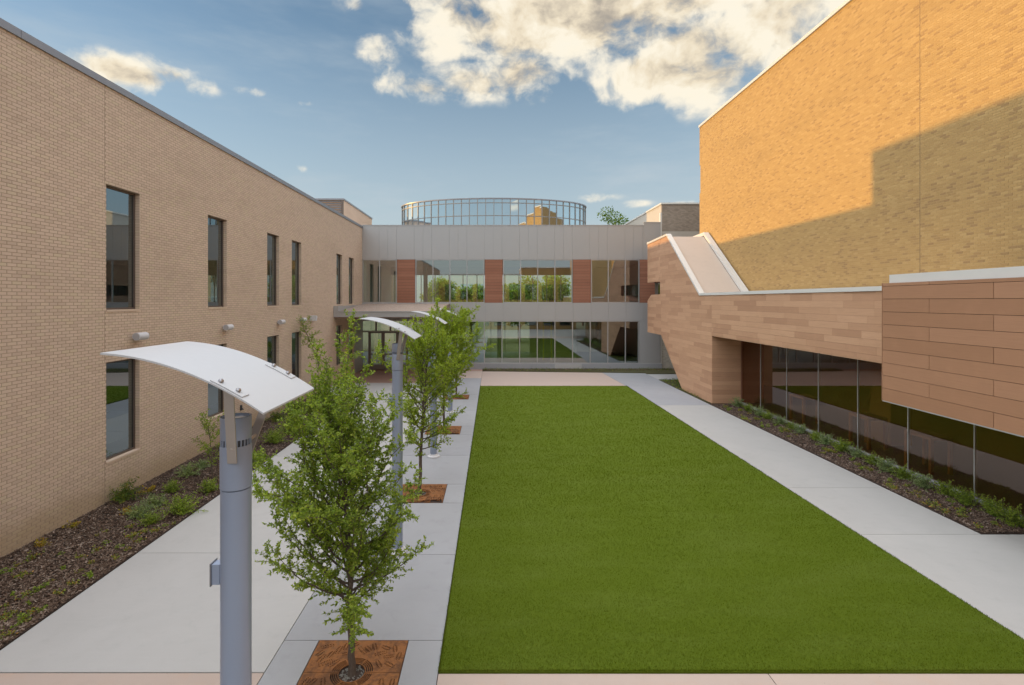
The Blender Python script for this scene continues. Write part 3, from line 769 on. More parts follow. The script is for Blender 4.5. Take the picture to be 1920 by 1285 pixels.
# ------------------------------------------------------------------ east side: golden brick block
XBW = 12.6; HB = 15.3; BY1 = 31.2
gold = thing('golden_brick_building', 'tall windowless golden brick block, its upper half in low sun', 'building', (20, 12, 0))
part('wall', MB().box(XBW, 30, -12, BY1-.12, 5.0, HB).box(17, 30, -12, BY1-.12, -.1, 4.99), M['mortar_gold'], gold)
rb = brick_rects(-4, BY1, 5.02, HB-.01, [])
part('end_wall', MB().box(XBW-.001, 30, BY1-.115, BY1-.004, 5.0, 11.3).box(XBW-.001, 30, BY1-.115, BY1-.004, 13.0, HB), M['brick_gold'], gold)
rb = np.array([(r[0], min(r[1], BY1-.13), r[2], r[3]) if 11.3 < r[2] < 12.95 else tuple(r) for r in rb if not (11.3 < r[2] < 12.95 and r[0] > BY1-.16)])
yj = 960*XBW/(1725-VPX)
rb = np.array([r for r in rb if not (r[0] < yj < r[1])]+[(r[0], yj-.008, r[2], r[3]) for r in rb if r[0]+.03 < yj < r[1]]+[(yj+.008, r[1], r[2], r[3]) for r in rb if r[0] < yj < r[1]-.03])
lay_bricks(gold, rb, XBW, -1, M['brick_gold'], 12.15)
part('movement_joint', MB().box(XBW-.002, XBW+.01, yj-.007, yj+.007, 5.1, HB), M['joint'], gold)
for k in range(9):
    a = -12+k*4.8; part('coping', MB().box(XBW-.07, XBW+.5, a+.004, a+4.796, HB+.002, HB+.13), M['white_metal'], gold)

# ------------------------------------------------------------------ terracotta wing
XT = 10.09
terr = thing('terracotta_building', 'angular terracotta clad wing with sloping white roof right of the lawn', 'building', (11.2, 20, 0))
prof = [(23.6, .04), (27.3, .04), (30.7, 2.70), (33.4, 2.72), (33.4, 4.77), (32.6, 5.15), (30.9, 5.15), (30.9, 5.93), (33.4, 5.93), (33.4, 8.24), (29.7, 8.33), (24.93, 4.80), (8.0, 4.80), (8.0, 3.17), (23.6, 3.17)]
part('core', MB().prism(prof, 'x', XT+.035, 12.5), M['plank_red'], terr)
def clip_poly(poly, y0, y1, z0, z1):
    """polygon clipped to a rectangle"""
    for axis, lim, keep in ((0, y0, 1), (0, y1, -1), (1, z0, 1), (1, z1, -1)):
        out = []
        for i in range(len(poly)):
            a, b = poly[i-1], poly[i]; ia = keep*(a[axis]-lim) >= -1e-9; ib = keep*(b[axis]-lim) >= -1e-9
            if ia != ib:
                t = (lim-a[axis])/(b[axis]-a[axis]); out.append((a[0]+t*(b[0]-a[0]), a[1]+t*(b[1]-a[1])))
            if ib: out.append(b)
        poly = out
        if len(poly) < 3: return []
    # drop doubled points
    q = [p for i, p in enumerate(poly) if math.hypot(p[0]-poly[i-1][0], p[1]-poly[i-1][1]) > 1e-5]
    return q
def area(p): return abs(sum(p[i-1][0]*p[i][1]-p[i][0]*p[i-1][1] for i in range(len(p))))/2
# the wall is convex enough to clip when it is divided at its steps
pieces = [[(23.6, .04), (27.3, .04), (30.7, 2.70), (30.7, 5.02), (23.6, 5.02)], [(30.7, 2.70), (33.4, 2.72), (33.4, 4.77), (32.6, 5.15), (30.7, 5.15)],
          [(24.97, 5.02), (30.9, 5.02), (30.9, 8.49), (29.7, 8.52)], [(30.9, 5.93), (33.4, 5.93), (33.4, 8.43), (30.9, 8.49)], [(12.4, 3.17), (23.6, 3.17), (23.6, 5.02), (12.4, 5.02)]]
HR = .2055; nplank = 0
rr = random.Random(5)
for r in range(int(8.6/HR)+1):
    z0 = .04+r*HR; z1 = z0+HR-.004
    y = 12.4-rr.random()*1.6
    while y < 33.4:
        L = rr.choice((1.2, 1.52, 1.52, 1.83)); ya, yb = y, min(y+L-.004, 33.4); y += L
        for pc in pieces:
            q = clip_poly(pc, ya, yb, z0, z1)
            if len(q) >= 3 and area(q) > .004:
                part('plank', MB().prism(q, 'x', XT+.0015*rr.random(), XT+.034), M['plank'], terr); nplank += 1
# boards on the fin that faces the camera and on the soffit
for r in range(15):
    z0 = .04+r*HR; part('board', MB().box(XT+.002, 11.42, 23.567, 23.598, z0, min(z0+HR-.004, 3.16)), M['plank'], terr)
for k in range(5): part('soffit_board', MB().box(XT+.01+k*.28, XT+.286+k*.28, 8, 23.56, 3.14, 3.168), M['plank'], terr)
part('slot_window', MB().box(10.5, 10.52, 30.95, 32.5, 5.17, 5.92), M['glass_bronze'], terr)
part('slot_frame', MB().box(10.45, 10.53, 31.65, 31.70, 5.17, 5.92).box(10.54, 10.7, 30.92, 33.3, 5.155, 5.925), M['frame'], terr)
# white roof edges and the sloping roof
rp = [(33.45, 8.43), (29.7, 8.53), (24.97, 5.02), (12.4, 5.02)]
def edge(x0, x1, lift, th, name):
    for (a, b) in zip(rp[:-1], rp[1:]):
        part(name, MB().prism([(a[0], a[1]+lift), (b[0], b[1]+lift), (b[0], b[1]+lift+th), (a[0], a[1]+lift+th)], 'x', x0, x1), M['white_metal'], terr)
edge(XT-.03, XT+.24, .004, .115, 'roof_edge')
edge(12.22, 12.50, .006, .20, 'roof_edge')
part('roof_membrane', MB().prism([(29.68, 8.40), (24.9, 4.87), (24.9, 4.95), (29.68, 8.48)], 'x', XT+.242, 12.218), M['membrane'], terr)
part('roof_membrane', MB().prism([(33.4, 8.30), (29.69, 8.40), (29.69, 8.48), (33.4, 8.38)], 'x', XT+.242, 12.218), M['membrane'], terr)
part('roof_edge', MB().box(XT-.02, 12.5, 33.41, 33.46, 8.40, 8.60), M['white_metal'], terr)
part('roof_membrane', MB().box(XT+.242, 12.5, 8.1, 24.89, 5.025, 5.05), M['membrane'], terr)
# nearer, wider clad box
XN = 9.62; NY = 12.66; ZNT, ZNB = 5.20, 2.31
box_ = thing('terracotta_box', 'nearer terracotta box of wide planks jutting out above the bronze glass', 'building', (11, 7, ZNB))
part('core', MB().box(XN+.035, 12.5, 1.0, NY-.03, ZNB+.02, ZNT-.01), M['dark'], box_)
zt = ZNT; hrow = .3125; hh = .078; r = 0
while zt > ZNB+.05:
    zb = max(zt-hh, ZNB); ja = 11.29 if r % 2 == 0 else 9.835
    ys = [NY-.012]; y = ja
    while y > 1.2: ys.append(y); y -= 2.91
    ys.append(1.2)
    for a, b in zip(ys[1:], ys[:-1]): part('plank', MB().box(XN, XN+.034, a+.006, b-.006, zb+.005, zt-.004), M['plank_big'], box_)
    zt = zb; hh = hrow; r += 1
part('end_trim', MB().box(XN-.004, 12.5, NY-.010, NY, ZNB, ZNT), M['plank_big'], box_)
part('soffit', MB().box(XN+.002, 12.5, 1.2, NY-.012, ZNB-.02, ZNB+.018), M['panel'], box_)
part('roof_edge', MB().box(XN+.06, XN+.3, 1.2, NY-.16, ZNT-.005, ZNT+.20), M['white_metal'], box_)
# bronze storefront
XS = 11.48
store = thing('bronze_storefront', 'long dark bronze glass wall under the terracotta overhang', 'glass wall', (XS, 16, 0))
ms = [23.55]+[21.95-1.95*i for i in range(8)]
for y in ms[1:]:
    ztop = 3.135 if y > NY else ZNB-.025
    part('mullion', MB().box(XS-.012, XS+.05, y-.015, y+.015, .10, ztop), M['silver'], store)
for a, b in zip(ms[1:], ms[:-1]):
    tz = (random.random()-.5)*.004
    part('pane', MB().quad((XS, a, .10), (XS+tz, b, .10), (XS, b, 3.15 if a >= 14 else (3.15 if b > NY+.2 else ZNB)), (XS-tz, a, 3.15 if a > NY else ZNB)) if a > NY or b < NY else
         MB().add([(XS, a, .1), (XS, b, .1), (XS, b, 3.15), (XS, NY, 3.15), (XS, NY, ZNB), (XS, a, ZNB)], [(0, 1, 2, 3, 4, 5)]), M['glass_bronze'], store, fix=False)
part('sill', MB().box(XS-.09, XS+.08, 6, 23.55, -.03, .098), M['conc_grey'], store)
part('floor', MB().box(XS+.09, 17, 5.5, 30, -.03, .06), M['infloor'], store)
part('ceiling', MB().box(XS+.06, 17, 5.5, 23.5, 3.2, 3.3), M['mullion'], store)
part('rear_wall', MB().box(15.2, 15.5, 5.5, 30, .07, 3.19), M['brick_gold'], store)
part('brick_pier', MB().box(12.9, 13.6, 16.6, 17.5, .07, 3.19), M['brick_gold'], store)
part('brick_pier', MB().box(12.4, 13.6, 9.0, 11.9, .07, 3.19), M['brick_gold'], store)
for k, (yy, lab) in enumerate(((14.3, 'plain wooden open frame table just inside the bronze glass, nearest the camera'), (16.6, 'plain wooden open frame table behind the middle bronze panes'), (20.0, 'plain wooden open frame table behind the far bronze panes'))):
    t = thing('frame_table', lab, 'table', (12.1, yy, .06), 'frame tables behind the bronze glass')
    part('top', MB().box(11.85, 12.45, yy-.45, yy+.45, .98, 1.06), M['wood'], t)
    for sx in (11.85, 12.37):
        for sy in (yy-.45, yy+.37): part('leg', MB().box(sx, sx+.08, sy, sy+.08, .06, .978), M['wood'], t)
for yy, xx, lab in ((15.3, 12.9, 'pale round pendant shade behind the bronze glass, farther one'), (13.1, 12.5, 'pale round pendant shade behind the bronze glass, nearer one')):
    t = thing('pendant_lamp', lab, 'lamp', (xx, yy, 3.19), 'pendants behind the bronze glass')
    part('shade', MB().lathe([(.05, 1.72), (.13, 1.75), (.16, 1.85), (.16, 1.98), (.10, 2.08), (.03, 2.10)], 20, xx, yy), M['whitebox'], t, True)
    part('cord', MB().tube((xx, yy, 2.1), (xx, yy, 3.19), .008, .008, 6), M['slot'], t)

# block behind the far corner
cb = thing('corner_brick_building', 'umber brick block with pale sunlit flank behind the connector', 'building', (20, 45, 0))
part('wall', MB().box(12.5, 28, 38.0, 56, -.1, 11.9), M['brick_pale'], cb)
part('front_wall', MB().box(12.52, 28, 37.9, 37.996, 4.0, 11.85), M['brick_dark'], cb)
rr_ = brick_rects(12.56, 16.2, 7.4, 11.8, [])
mb = MB()
for (a, b, c, d) in rr_: mb.box(a, b, 37.892, 37.902, c, d)
link('brickwork', mb.mesh('brickwork'), M['brick_dark'], cb, kind='stuff')
part('coping', MB().box(12.44, 28, 37.84, 56, 11.902, 12.02), M['white_metal'], cb)
pw = thing('pale_brick_pier', 'pale brick pier with white corner trim beside the connector base', 'wall', (12.6, 36, 0))
part('wall', MB().box(XE+.13, 14.5, 35.7, 37.0, -.05, 9.6), M['brick_pale'], pw)
part('corner_trim', MB().box(XE+.02, XE+.128, 35.62, 35.9, -.05, 10.9), M['white_metal'], pw)
mb = MB()
for (a, b, c, d) in brick_rects(XE+.14, 14.4, 0.05, 3.6, []): mb.box(a, b, 35.692, 35.702, c, d)
link('brickwork', mb.mesh('brickwork'), M['brick_pale'], pw, kind='stuff')

# building behind the camera, seen only as a reflection
rear = thing('rear_brick_building', 'brown brick building behind the viewpoint, mirrored in the connector windows', 'building', (2, -16, 0))
part('wall', MB().box(-9.2, 5, -22, -14, -.1, 9.0).box(5.001, 14, -22, -13.99, -.1, 10.2), M['brick_gold'], rear)
part('coping', MB().box(-9.3, 5, -22.1, -13.9, 9.0, 9.15).box(4.9, 14.1, -22.1, -13.9, 10.2, 10.35), M['white_metal'], rear)
for i in range(8):
    for z in (.6, 4.9):
        w = part('window', MB().box(-8+i*2.7, -6.1+i*2.7, -13.999, -13.93, z, z+2.6), M['frame'], rear)
        part('pane', MB().quad((-7.9+i*2.7, -13.92, z+.1), (-6.2+i*2.7, -13.92, z+.1), (-6.2+i*2.7, -13.92, z+2.5), (-7.9+i*2.7, -13.92, z+2.5)), M['glass_win'], w, fix=False)

# ------------------------------------------------------------------ street lamps
LAMPS = [3.62, 9.74, 15.66, 21.8]
def make_lamp():
    t = thing('light_pole', 'x', 'lamp', (0, 0, 0), 'courtyard light poles', world=False)
    part('pole', MB().lathe([(.100, .02), (.100, 3.45)], 40), M['pole'], t, True)
    part('collar', MB().lathe([(.1035, 3.458), (.1035, 3.745), (.099, 3.755)], 40), M['pole'], t, True)
    part('louvre_ring', MB().lathe([(.092, 3.755), (.092, 3.80)], 40), M['slot'], t, True)
    lv = MB()
    for k in range(24):
        a = 2*math.pi*k/24; c, s = math.cos(a), math.sin(a)
        lv.prism([(c*.091-s*.004, s*.091+c*.004), (c*.100-s*.004, s*.100+c*.004), (c*.100+s*.004, s*.100-c*.004), (c*.091+s*.004, s*.091-c*.004)], 'z', 3.756, 3.799)
    part('louvre_fins', lv, M['pole'], t)
    cap = part('head', MB().lathe([(.099, 3.80), (.101, 3.81), (.101, 3.945), (.097, 3.955), (.086, 3.955), (.084, 3.935), (.06, 3.93)], 40), M['pole'], t, True)
    part('lens', MB().lathe([(.078, 3.931), (.078, 3.942), (.03, 3.946)], 28), M['lens'], cap, True)
    part('rim', MB().add(*ring_band(.101, .086, 3.956, 40)), M['slot'], cap)
    part('base_plate', MB().lathe([(.19, .002), (.19, .03), (.13, .05), (.105, .09)], 32), M['whitebox'], t, True)
    b = part('service_box', MB().box(-.155, -.098, -.035, .035, 2.78, 2.92), M['pole'], t)
    part('cover', MB().box(-.163, -.156, -.045, .045, 2.77, 2.93), M['coping'], b)
    # curved reflector plate
    x0, z0, x1, z1, sag = -.616, 4.447, .395, 4.075, .078
    n = 24; mb = MB(); hw = .45; vs = []; fs = []
    for i in range(n+1):
        u = i/n; x = x0+(x1-x0)*u; z = z0+(z1-z0)*u+sag*4*u*(1-u)
        for (yy, dz) in ((-hw, 0), (hw, 0), (hw, -.012), (-hw, -.012)): vs.append((x, yy, z+dz))
    for i in range(n):
        a = 4*i; b2 = a+4
        for j in range(4): fs.append((a+j, a+(j+1) % 4, b2+(j+1) % 4, b2+j))
    fs += [(0, 1, 2, 3), (4*n+3, 4*n+2, 4*n+1, 4*n)]
    plate = part('reflector', mb.add(vs, fs), M['plate'], t)
    def pz(x):
        u = (x-x0)/(x1-x0); return z0+(z1-z0)*u+sag*4*u*(1-u)
    for s in (-1, 1):
        # flat arm from the collar out to the plate edge
        a0 = Vector((.028, s*.108, 3.655)); a1 = Vector((.14, s*.375, pz(.14)-.014)); d = a1-a0
        m = Vector((.032, 0, 0)); th = Vector((0, -d.z, d.y)).normalized()*.005
        lo = Vector((0, 0, .0))
        vs = [a0-m-th, a0+m-th, a0+m+th, a0-m+th, a1-m-th, a1+m-th, a1+m+th, a1-m+th]
        arm = part('arm', MB().add(vs, [(0, 3, 2, 1), (4, 5, 6, 7), (0, 1, 5, 4), (1, 2, 6, 5), (2, 3, 7, 6), (3, 0, 4, 7)]), M['bracket'], t)
        part('standoff', MB().tube((.04, s*.095, 3.76), (.06, s*.17, 3.775), .014, .014, 10), M['bracket'], arm)
        xs = [.055+.2*k/6 for k in range(7)]
        cm = MB(); vs = []; fs = []
        for x in xs:
            for (yy, dz) in ((s*.34, .002), (s*.435, .002), (s*.435, .008), (s*.34, .008)): vs.append((x, yy, pz(x)+dz))
        for i in range(6):
            for j in range(4): fs.append((4*i+j, 4*i+(j+1) % 4, 4*i+4+(j+1) % 4, 4*i+4+j))
        fs += [(0, 1, 2, 3), (27, 26, 25, 24)]
        cl = part('clamp', cm.add(vs, fs), M['plate'], t)
        for x in (.10, .21): part('bolt', MB().lathe([(.017, pz(x)+.009), (.017, pz(x)+.018), (.011, pz(x)+.028)], 12, x, s*.39), M['steel'], cl, True)
    return t
def ring_band(ro, ri, z, n):
    vs = []; fs = []
    for i in range(n):
        a = 2*math.pi*i/n; vs += [(ro*math.cos(a), ro*math.sin(a), z), (ri*math.cos(a), ri*math.sin(a), z)]
    for i in range(n): fs.append((2*i, 2*((i+1) % n), 2*((i+1) % n)+1, 2*i+1))
    return vs, fs
lamp = make_lamp()
LL = ['tall silver light pole with white curved reflector in the left foreground', 'second light pole, rising between the first two trees',
      'third light pole, its reflector showing above the second tree', 'farthest light pole, half hidden in foliage near the entrance']
for i, y in enumerate(LAMPS):
    l = lamp if i == 0 else copy_tree(lamp)
    l.location = (-1.815, y, 0); l['label'] = LL[i]

# ------------------------------------------------------------------ tree grates
def curve_mesh(name, loops, z0, th):
    cu = bpy.data.curves.new(name, 'CURVE'); cu.dimensions = '2D'; cu.fill_mode = 'BOTH'; cu.extrude = th/2
    for lp in loops:
        sp = cu.splines.new('POLY'); sp.points.add(len(lp)-1)
        for p, q in zip(sp.points, lp): p.co = (q[0], q[1], 0, 1)
        sp.use_cyclic_u = True
    ob = bpy.data.objects.new(name+'_tmp', cu); C.objects.link(ob)
    dg = bpy.context.evaluated_depsgraph_get(); me = bpy.data.meshes.new_from_object(ob.evaluated_get(dg))
    bpy.data.objects.remove(ob, do_unlink=True); bpy.data.curves.remove(cu)
    me.transform(Matrix.Translation((0, 0, z0+th/2))); me.materials.clear(); me.name = name; return me
def grate_half(sgn, seed):
    rr = random.Random(seed); h = GH-.008; g = .004
    ro, ri = .275, .165
    # outline of the half plate with the trunk notch
    def arc(r, n=20, rev=False):
        pts = []
        a0 = math.asin(min(1, g/r))
        for i in range(n+1):
            a = a0+(math.pi-2*a0)*i/n; pts.append((r*math.cos(a), sgn*r*math.sin(a)))
        return pts[::-1] if rev else pts
    loops = [[(h, sgn*g), (h, sgn*h), (-h, sgn*h), (-h, sgn*g)]+[(-p[0], p[1]) for p in arc(ri)][::1][0:0]+arc(ri, 20, True)]
    for r0 in (.178, .202, .226, .250):
        for (a, b) in ((4, 58), (62, 118), (122, 176)):
            pts = []
            for i in range(11): t = R(a+(b-a)*i/10); pts.append(((r0+.016)*math.cos(t), sgn*(r0+.016)*math.sin(t)))
            for i in range(11): t = R(b-(b-a)*i/10); pts.append((r0*math.cos(t), sgn*r0*math.sin(t)))
            loops.append(pts)
    placed = []
    for tries in range(9000):
        L = rr.uniform(.13, .21); a = rr.random()*2*math.pi; cx = rr.uniform(-h+.06, h-.06); cy = rr.uniform(.06, h-.06)
        ok = True; c, s = math.cos(a), math.sin(a)
        for u in (-.5, -.25, 0, .25, .5):
            x, y = cx+c*L*u, cy+s*L*u
            if abs(x) > h-.05 or y > h-.05 or y < .05 or math.hypot(x, y) < ro+.05: ok = False; break
            for (q, w) in placed:
                if math.hypot(q-x, w-y) < .058: ok = False; break
            if not ok: break
        if not ok: continue
        placed += [(cx+c*L*u, cy+s*L*u) for u in (-.5, -.25, 0, .25, .5)]
        nl = 6
        for k in range(nl):
            u = -.5+(k+.5)/nl
            wd = .046*math.sin(math.pi*(.18+.72*(k+.5)/nl))+.006
            for sd in (-1, 1):
                bx, by = cx+c*L*u, cy+s*L*u
                dx, dy = c*.72+sd*-s*.70, s*.72+sd*c*.70; ox, oy = sd*-s*.005, sd*c*.005
                nx, ny = -dy, dx; lw = .0078
                p0 = (bx+ox, by+oy); p1 = (bx+ox+dx*wd*.5+nx*lw, by+oy+dy*wd*.5+ny*lw); p2 = (bx+ox+dx*wd, by+oy+dy*wd); p3 = (bx+ox+dx*wd*.5-nx*lw, by+oy+dy*wd*.5-ny*lw)
                loops.append([(p[0], sgn*p[1]) for p in (p0, p1, p2, p3)])
    return curve_mesh('grate_half', loops, -.012, .012)
gm = [grate_half(1, 3), grate_half(-1, 8)]
for m_ in gm: m_.materials.append(M['corten'])
fm = MB().box(-GH, GH, GH-.007, GH, -.05, .001).box(-GH, GH, -GH, -GH+.007, -.05, .001).box(-GH, -GH+.007, -GH+.0075, GH-.0075, -.05, .001).box(GH-.007, GH, -GH+.0075, GH-.0075, -.05, .001).mesh('frame'); fix_normals(fm); fm.materials.append(M['corten'])
pit = MB().box(-GH+.008, GH-.008, -GH+.008, GH-.008, -.029, -.027).mesh('pit'); fix_normals(pit); pit.materials.append(M['soil'])
stm = MB()
for k in range(90):
    a = random.random()*2*math.pi; r = .155*math.sqrt(random.random()); s_ = random.uniform(.010, .024); cx, cy = r*math.cos(a), r*math.sin(a)
    vs = [(cx+s_*random.uniform(.7, 1.1)*dx, cy+s_*random.uniform(.7, 1.1)*dy, -.024+s_*dz*.7) for dx, dy, dz in ((1, 0, 0), (-1, 0, 0), (0, 1, 0), (0, -1, 0), (0, 0, 1), (0, 0, -1))]
    stm.add(vs, [(0, 2, 4), (2, 1, 4), (1, 3, 4), (3, 0, 4), (2, 0, 5), (1, 2, 5), (3, 1, 5), (0, 3, 5)])
stm = stm.mesh('stones'); fix_normals(stm); stm.materials.append(M['rock'])
for i, gy in enumerate(GY):
    t = thing('tree_grate', ['rusty leaf patterned tree grate round the nearest tree', 'rusty tree grate round the second tree', 'rusty tree grate round the third tree', 'rusty tree grate round the farthest tree'][i], 'tree grate', (GX, gy, 0), 'tree grates in the grey pavement', world=False)
    for m_ in gm: link('grate_half', m_, None, t)
    link('frame', fm, None, t); link('pit', pit, None, t); link('stones', stm, None, t, kind='stuff')

# ------------------------------------------------------------------ trees
def leaf_cloud(P, D, size, seed, up=0.55, wr=0.54):
    """P positions, D growth directions -> small folded rhombic leaves"""
    r = np.random.default_rng(seed); n = len(P)
    nrm = r.normal(0, 1, (n, 3)); nrm[:, 2] += up*2.2; nrm /= np.linalg.norm(nrm, axis=1)[:, None]
    d = D+r.normal(0, .45, (n, 3)); d[:, 2] -= .12; d -= nrm*np.sum(d*nrm, axis=1)[:, None]; d /= np.linalg.norm(d, axis=1)[:, None]+1e-9
    e = np.cross(nrm, d); L = (size*(.65+.6*r.random(n)))[:, None]; Wd = L*wr*.5
    V = np.stack([P, P+d*L*.45+e*Wd+nrm*L*.06, P+d*L, P+d*L*.45-e*Wd+nrm*L*.06], 1).reshape(-1, 3)
    return fast_mesh('crown', V, np.arange(4*n).reshape(n, 4))
def path_tube(mb, pts, radii, n=6):
    vs = []; fs = []
    for i, p in enumerate(pts):
        a = pts[min(i+1, len(pts)-1)]-pts[max(i-1, 0)]; a = a.normalized()
        s = Vector((1, .3, .1)) if abs(a.z) > .5 else Vector((0, 0, 1)); u = a.cross(s).normalized(); v = a.cross(u)
        for k in range(n):
            t = 2*math.pi*k/n; vs.append(p+u*(radii[i]*math.cos(t))+v*(radii[i]*math.sin(t)))
    for i in range(len(pts)-1):
        for k in range(n): fs.append((i*n+k, i*n+(k+1) % n, (i+1)*n+(k+1) % n, (i+1)*n+k))
    fs.append(tuple(range((len(pts)-1)*n, len(pts)*n)))
    mb.add(vs, fs)
def grow(rr, start, d, L, r0, wob=.10, lift=.25, step=.09):
    pts = [start.copy()]; rad = [r0]; n = max(3, int(L/step)); d = d.normalized()
    for i in range(n):
        d = (d+Vector((rr.gauss(0, wob), rr.gauss(0, wob), rr.gauss(0, wob)+lift*step*2))).normalized()
        pts.append(pts[-1]+d*(L/n)); rad.append(max(.0018, r0*(1-(i+1)/n*.88)))
    return pts, rad
def elm(seed, H=4.5, z0=.72, rmax=1.15, nl=34, leaf=.046, lean=(0, 0), shoots=(), dens=1.0, mat='leaf', mid=.42, tr=.043, bias=0.0, low=1.05, under=.35):
    rr = random.Random(seed); mb = MB(); P = []; D = []
    # leader
    pts = [Vector((0, 0, -.03))]; rad = [tr*1.35]; n = 26
    for i in range(1, n+1):
        f = i/n; z = f*H*.86
        pts.append(Vector((lean[0]*f**1.6+rr.gauss(0, .008), lean[1]*f**1.6+rr.gauss(0, .008), z))); rad.append(max(.005, tr*(1-f)**.8+.004))
    path_tube(mb, pts, rad, 10)
    def on(z):
        f = max(0, min(1, z/(H*.86)))*n; i = min(n-1, int(f)); return pts[i].lerp(pts[i+1], f-i), rad[i]
    def twig(p, d, L, r):
        q, ra = grow(rr, p, d, L, r, .16, .10, .05); path_tube(mb, q, ra, 3)
        for a, b in zip(q[:-1], q[1:]):
            k = max(1, int((b-a).length/.0085*dens))
            for j in range(k):
                pp = a.lerp(b, rr.random()); dd = (b-a).normalized(); side = dd.cross(Vector((rr.gauss(0, 1), rr.gauss(0, 1), rr.gauss(0, 1)))).normalized()
                P.append(pp); D.append(dd*.7+side*.8)
    def branch(p, d, L, r, lift):
        q, ra = grow(rr, p, d, L, r, .085, lift); path_tube(mb, q, ra, 5)
        m = len(q)-1
        for i in range(1, m+1):
            if i < m*.16: continue
            dd = (q[i]-q[i-1]).normalized()
            for k in range(3 if rr.random() < .5*dens else 2):
                side = dd.cross(Vector((rr.gauss(0, 1), rr.gauss(0, 1), rr.gauss(0, 1)))).normalized()
                tl = rr.uniform(.13, .34)*(1.15-.5*i/m)
                twig(q[i], dd*.55+side*.75+Vector((0, 0, .15)), tl, .003)
        twig(q[-1], q[-1]-q[-2], .16, .0022)
    for i in range(nl):
        f = (i+.5)/nl; z = z0+.05+(H*.80-z0)*f**low
        p, r = on(z); a = i*2.39996+rr.gauss(0, .25)
        # how far the crown reaches at this level: widest a little below the middle
        w = rmax*(1-((mid-f)/mid)**2*under) if f < mid else rmax*(1-((f-mid)/(1.06-mid))**2*.90); w = max(.22, w)*(1-bias*math.cos(a))
        el = R(rr.uniform(4, 26)+46*f); L = w/max(.40, math.cos(el))*rr.uniform(.82, 1.15); L = min(L, 1.7)
        branch(p, Vector((math.cos(a)*math.cos(el), math.sin(a)*math.cos(el), math.sin(el))), L, min(r*.55, .016), rr.uniform(.05, .38))
    for (sx, sy, sz, ex_, ey_, ez_) in shoots:
        s = Vector((sx, sy, sz)); e = Vector((ex_, ey_, ez_)); branch(s, e-s, (e-s).length, .011, .05)
    for k in range(14):   # tuft of young leaves under the crown
        twig(Vector((rr.gauss(0, .03), rr.gauss(0, .03), z0-.10+rr.random()*.12)), Vector((rr.gauss(0, 1), rr.gauss(0, 1), .2)), .11, .002)
    crown = leaf_cloud(np.array([tuple(p) for p in P]), np.array([tuple(p) for p in D]), np.full(len(P), leaf), seed)
    crown.materials.append(M[mat]); tm = mb.mesh('trunk')
    return tm, crown, len(P)
TL = ['nearest young elm with full leafy crown, beside the front light pole', 'second young elm in the row, its trunk beside the lawn', 'third young elm in the row, mostly hidden by the second', 'farthest young elm of the row, next to the entrance']
specs = [dict(seed=21, H=3.50, z0=.80, rmax=1.22, nl=66, leaf=.043, lean=(-.20, .22), mid=.40, dens=1.12, bias=.16, low=1.2, under=.18, shoots=[(-.15, .1, 2.3, -.74, .55, 4.42), (-.25, 0, 1.6, -1.55, -.1, 3.2), (-.1, .1, 2.6, .15, .5, 4.2), (.1, 0, 1.1, .95, .2, 2.5), (-.2, .1, 2.2, -.35, .7, 4.25)]),
         dict(seed=34, H=4.45, z0=1.02, rmax=1.08, nl=46, leaf=.048, lean=(.22, .1), mid=.42, mat='leaf2', shoots=[(.05, 0, 3, .55, .2, 4.75), (.05, 0, 3, .1, .2, 4.9), (.1, 0, 2.2, 1.25, .1, 3.6)]),
         dict(seed=55, H=4.5, z0=1.0, rmax=1.25, nl=44, leaf=.054, lean=(.05, 0), mid=.45, mat='leaf2', shoots=[(.1, 0, 2.2, 1.55, .1, 3.5), (0, 0, 3, .35, .1, 5.0)]),
         dict(seed=77, H=4.3, z0=1.0, rmax=1.25, nl=46, leaf=.070, lean=(0, 0), mid=.45, mat='leaf2', dens=.9)]
for i, (gy, sp) in enumerate(zip(GY, specs)):
    tm, cm_, nleaf = elm(**sp); print('elm', i, 'leaves', nleaf)
    t = thing('elm_tree', TL[i], 'tree', (GX, gy, -.012), 'young elms along the lawn', world=False)
    link('trunk', tm, M['bark'], t, True); link('crown', cm_, None, t, kind='stuff')
for i, (px, py, sp, lab) in enumerate(((612, 757, dict(seed=91, H=4.35, z0=1.6, rmax=.50, nl=13, leaf=.060, lean=(-1.05, -.3), dens=.62, tr=.022, low=.8), 'slender leaning sapling in the mulch bed in front of the cream wall'),
                                     (398, 905, dict(seed=93, H=1.75, z0=.55, rmax=.42, nl=11, leaf=.050, lean=(-.10, 0), dens=.55, tr=.012), 'thin low sapling in the mulch bed just left of the front pole'))):
    tm, cm_, nleaf = elm(**sp); x, y, _ = at(px, py)
    t = thing('sapling', lab, 'sapling', (max(x, -8.7), y, .02), None, world=False)
    link('trunk', tm, M['bark'], t, True); link('crown', cm_, None, t, kind='stuff')
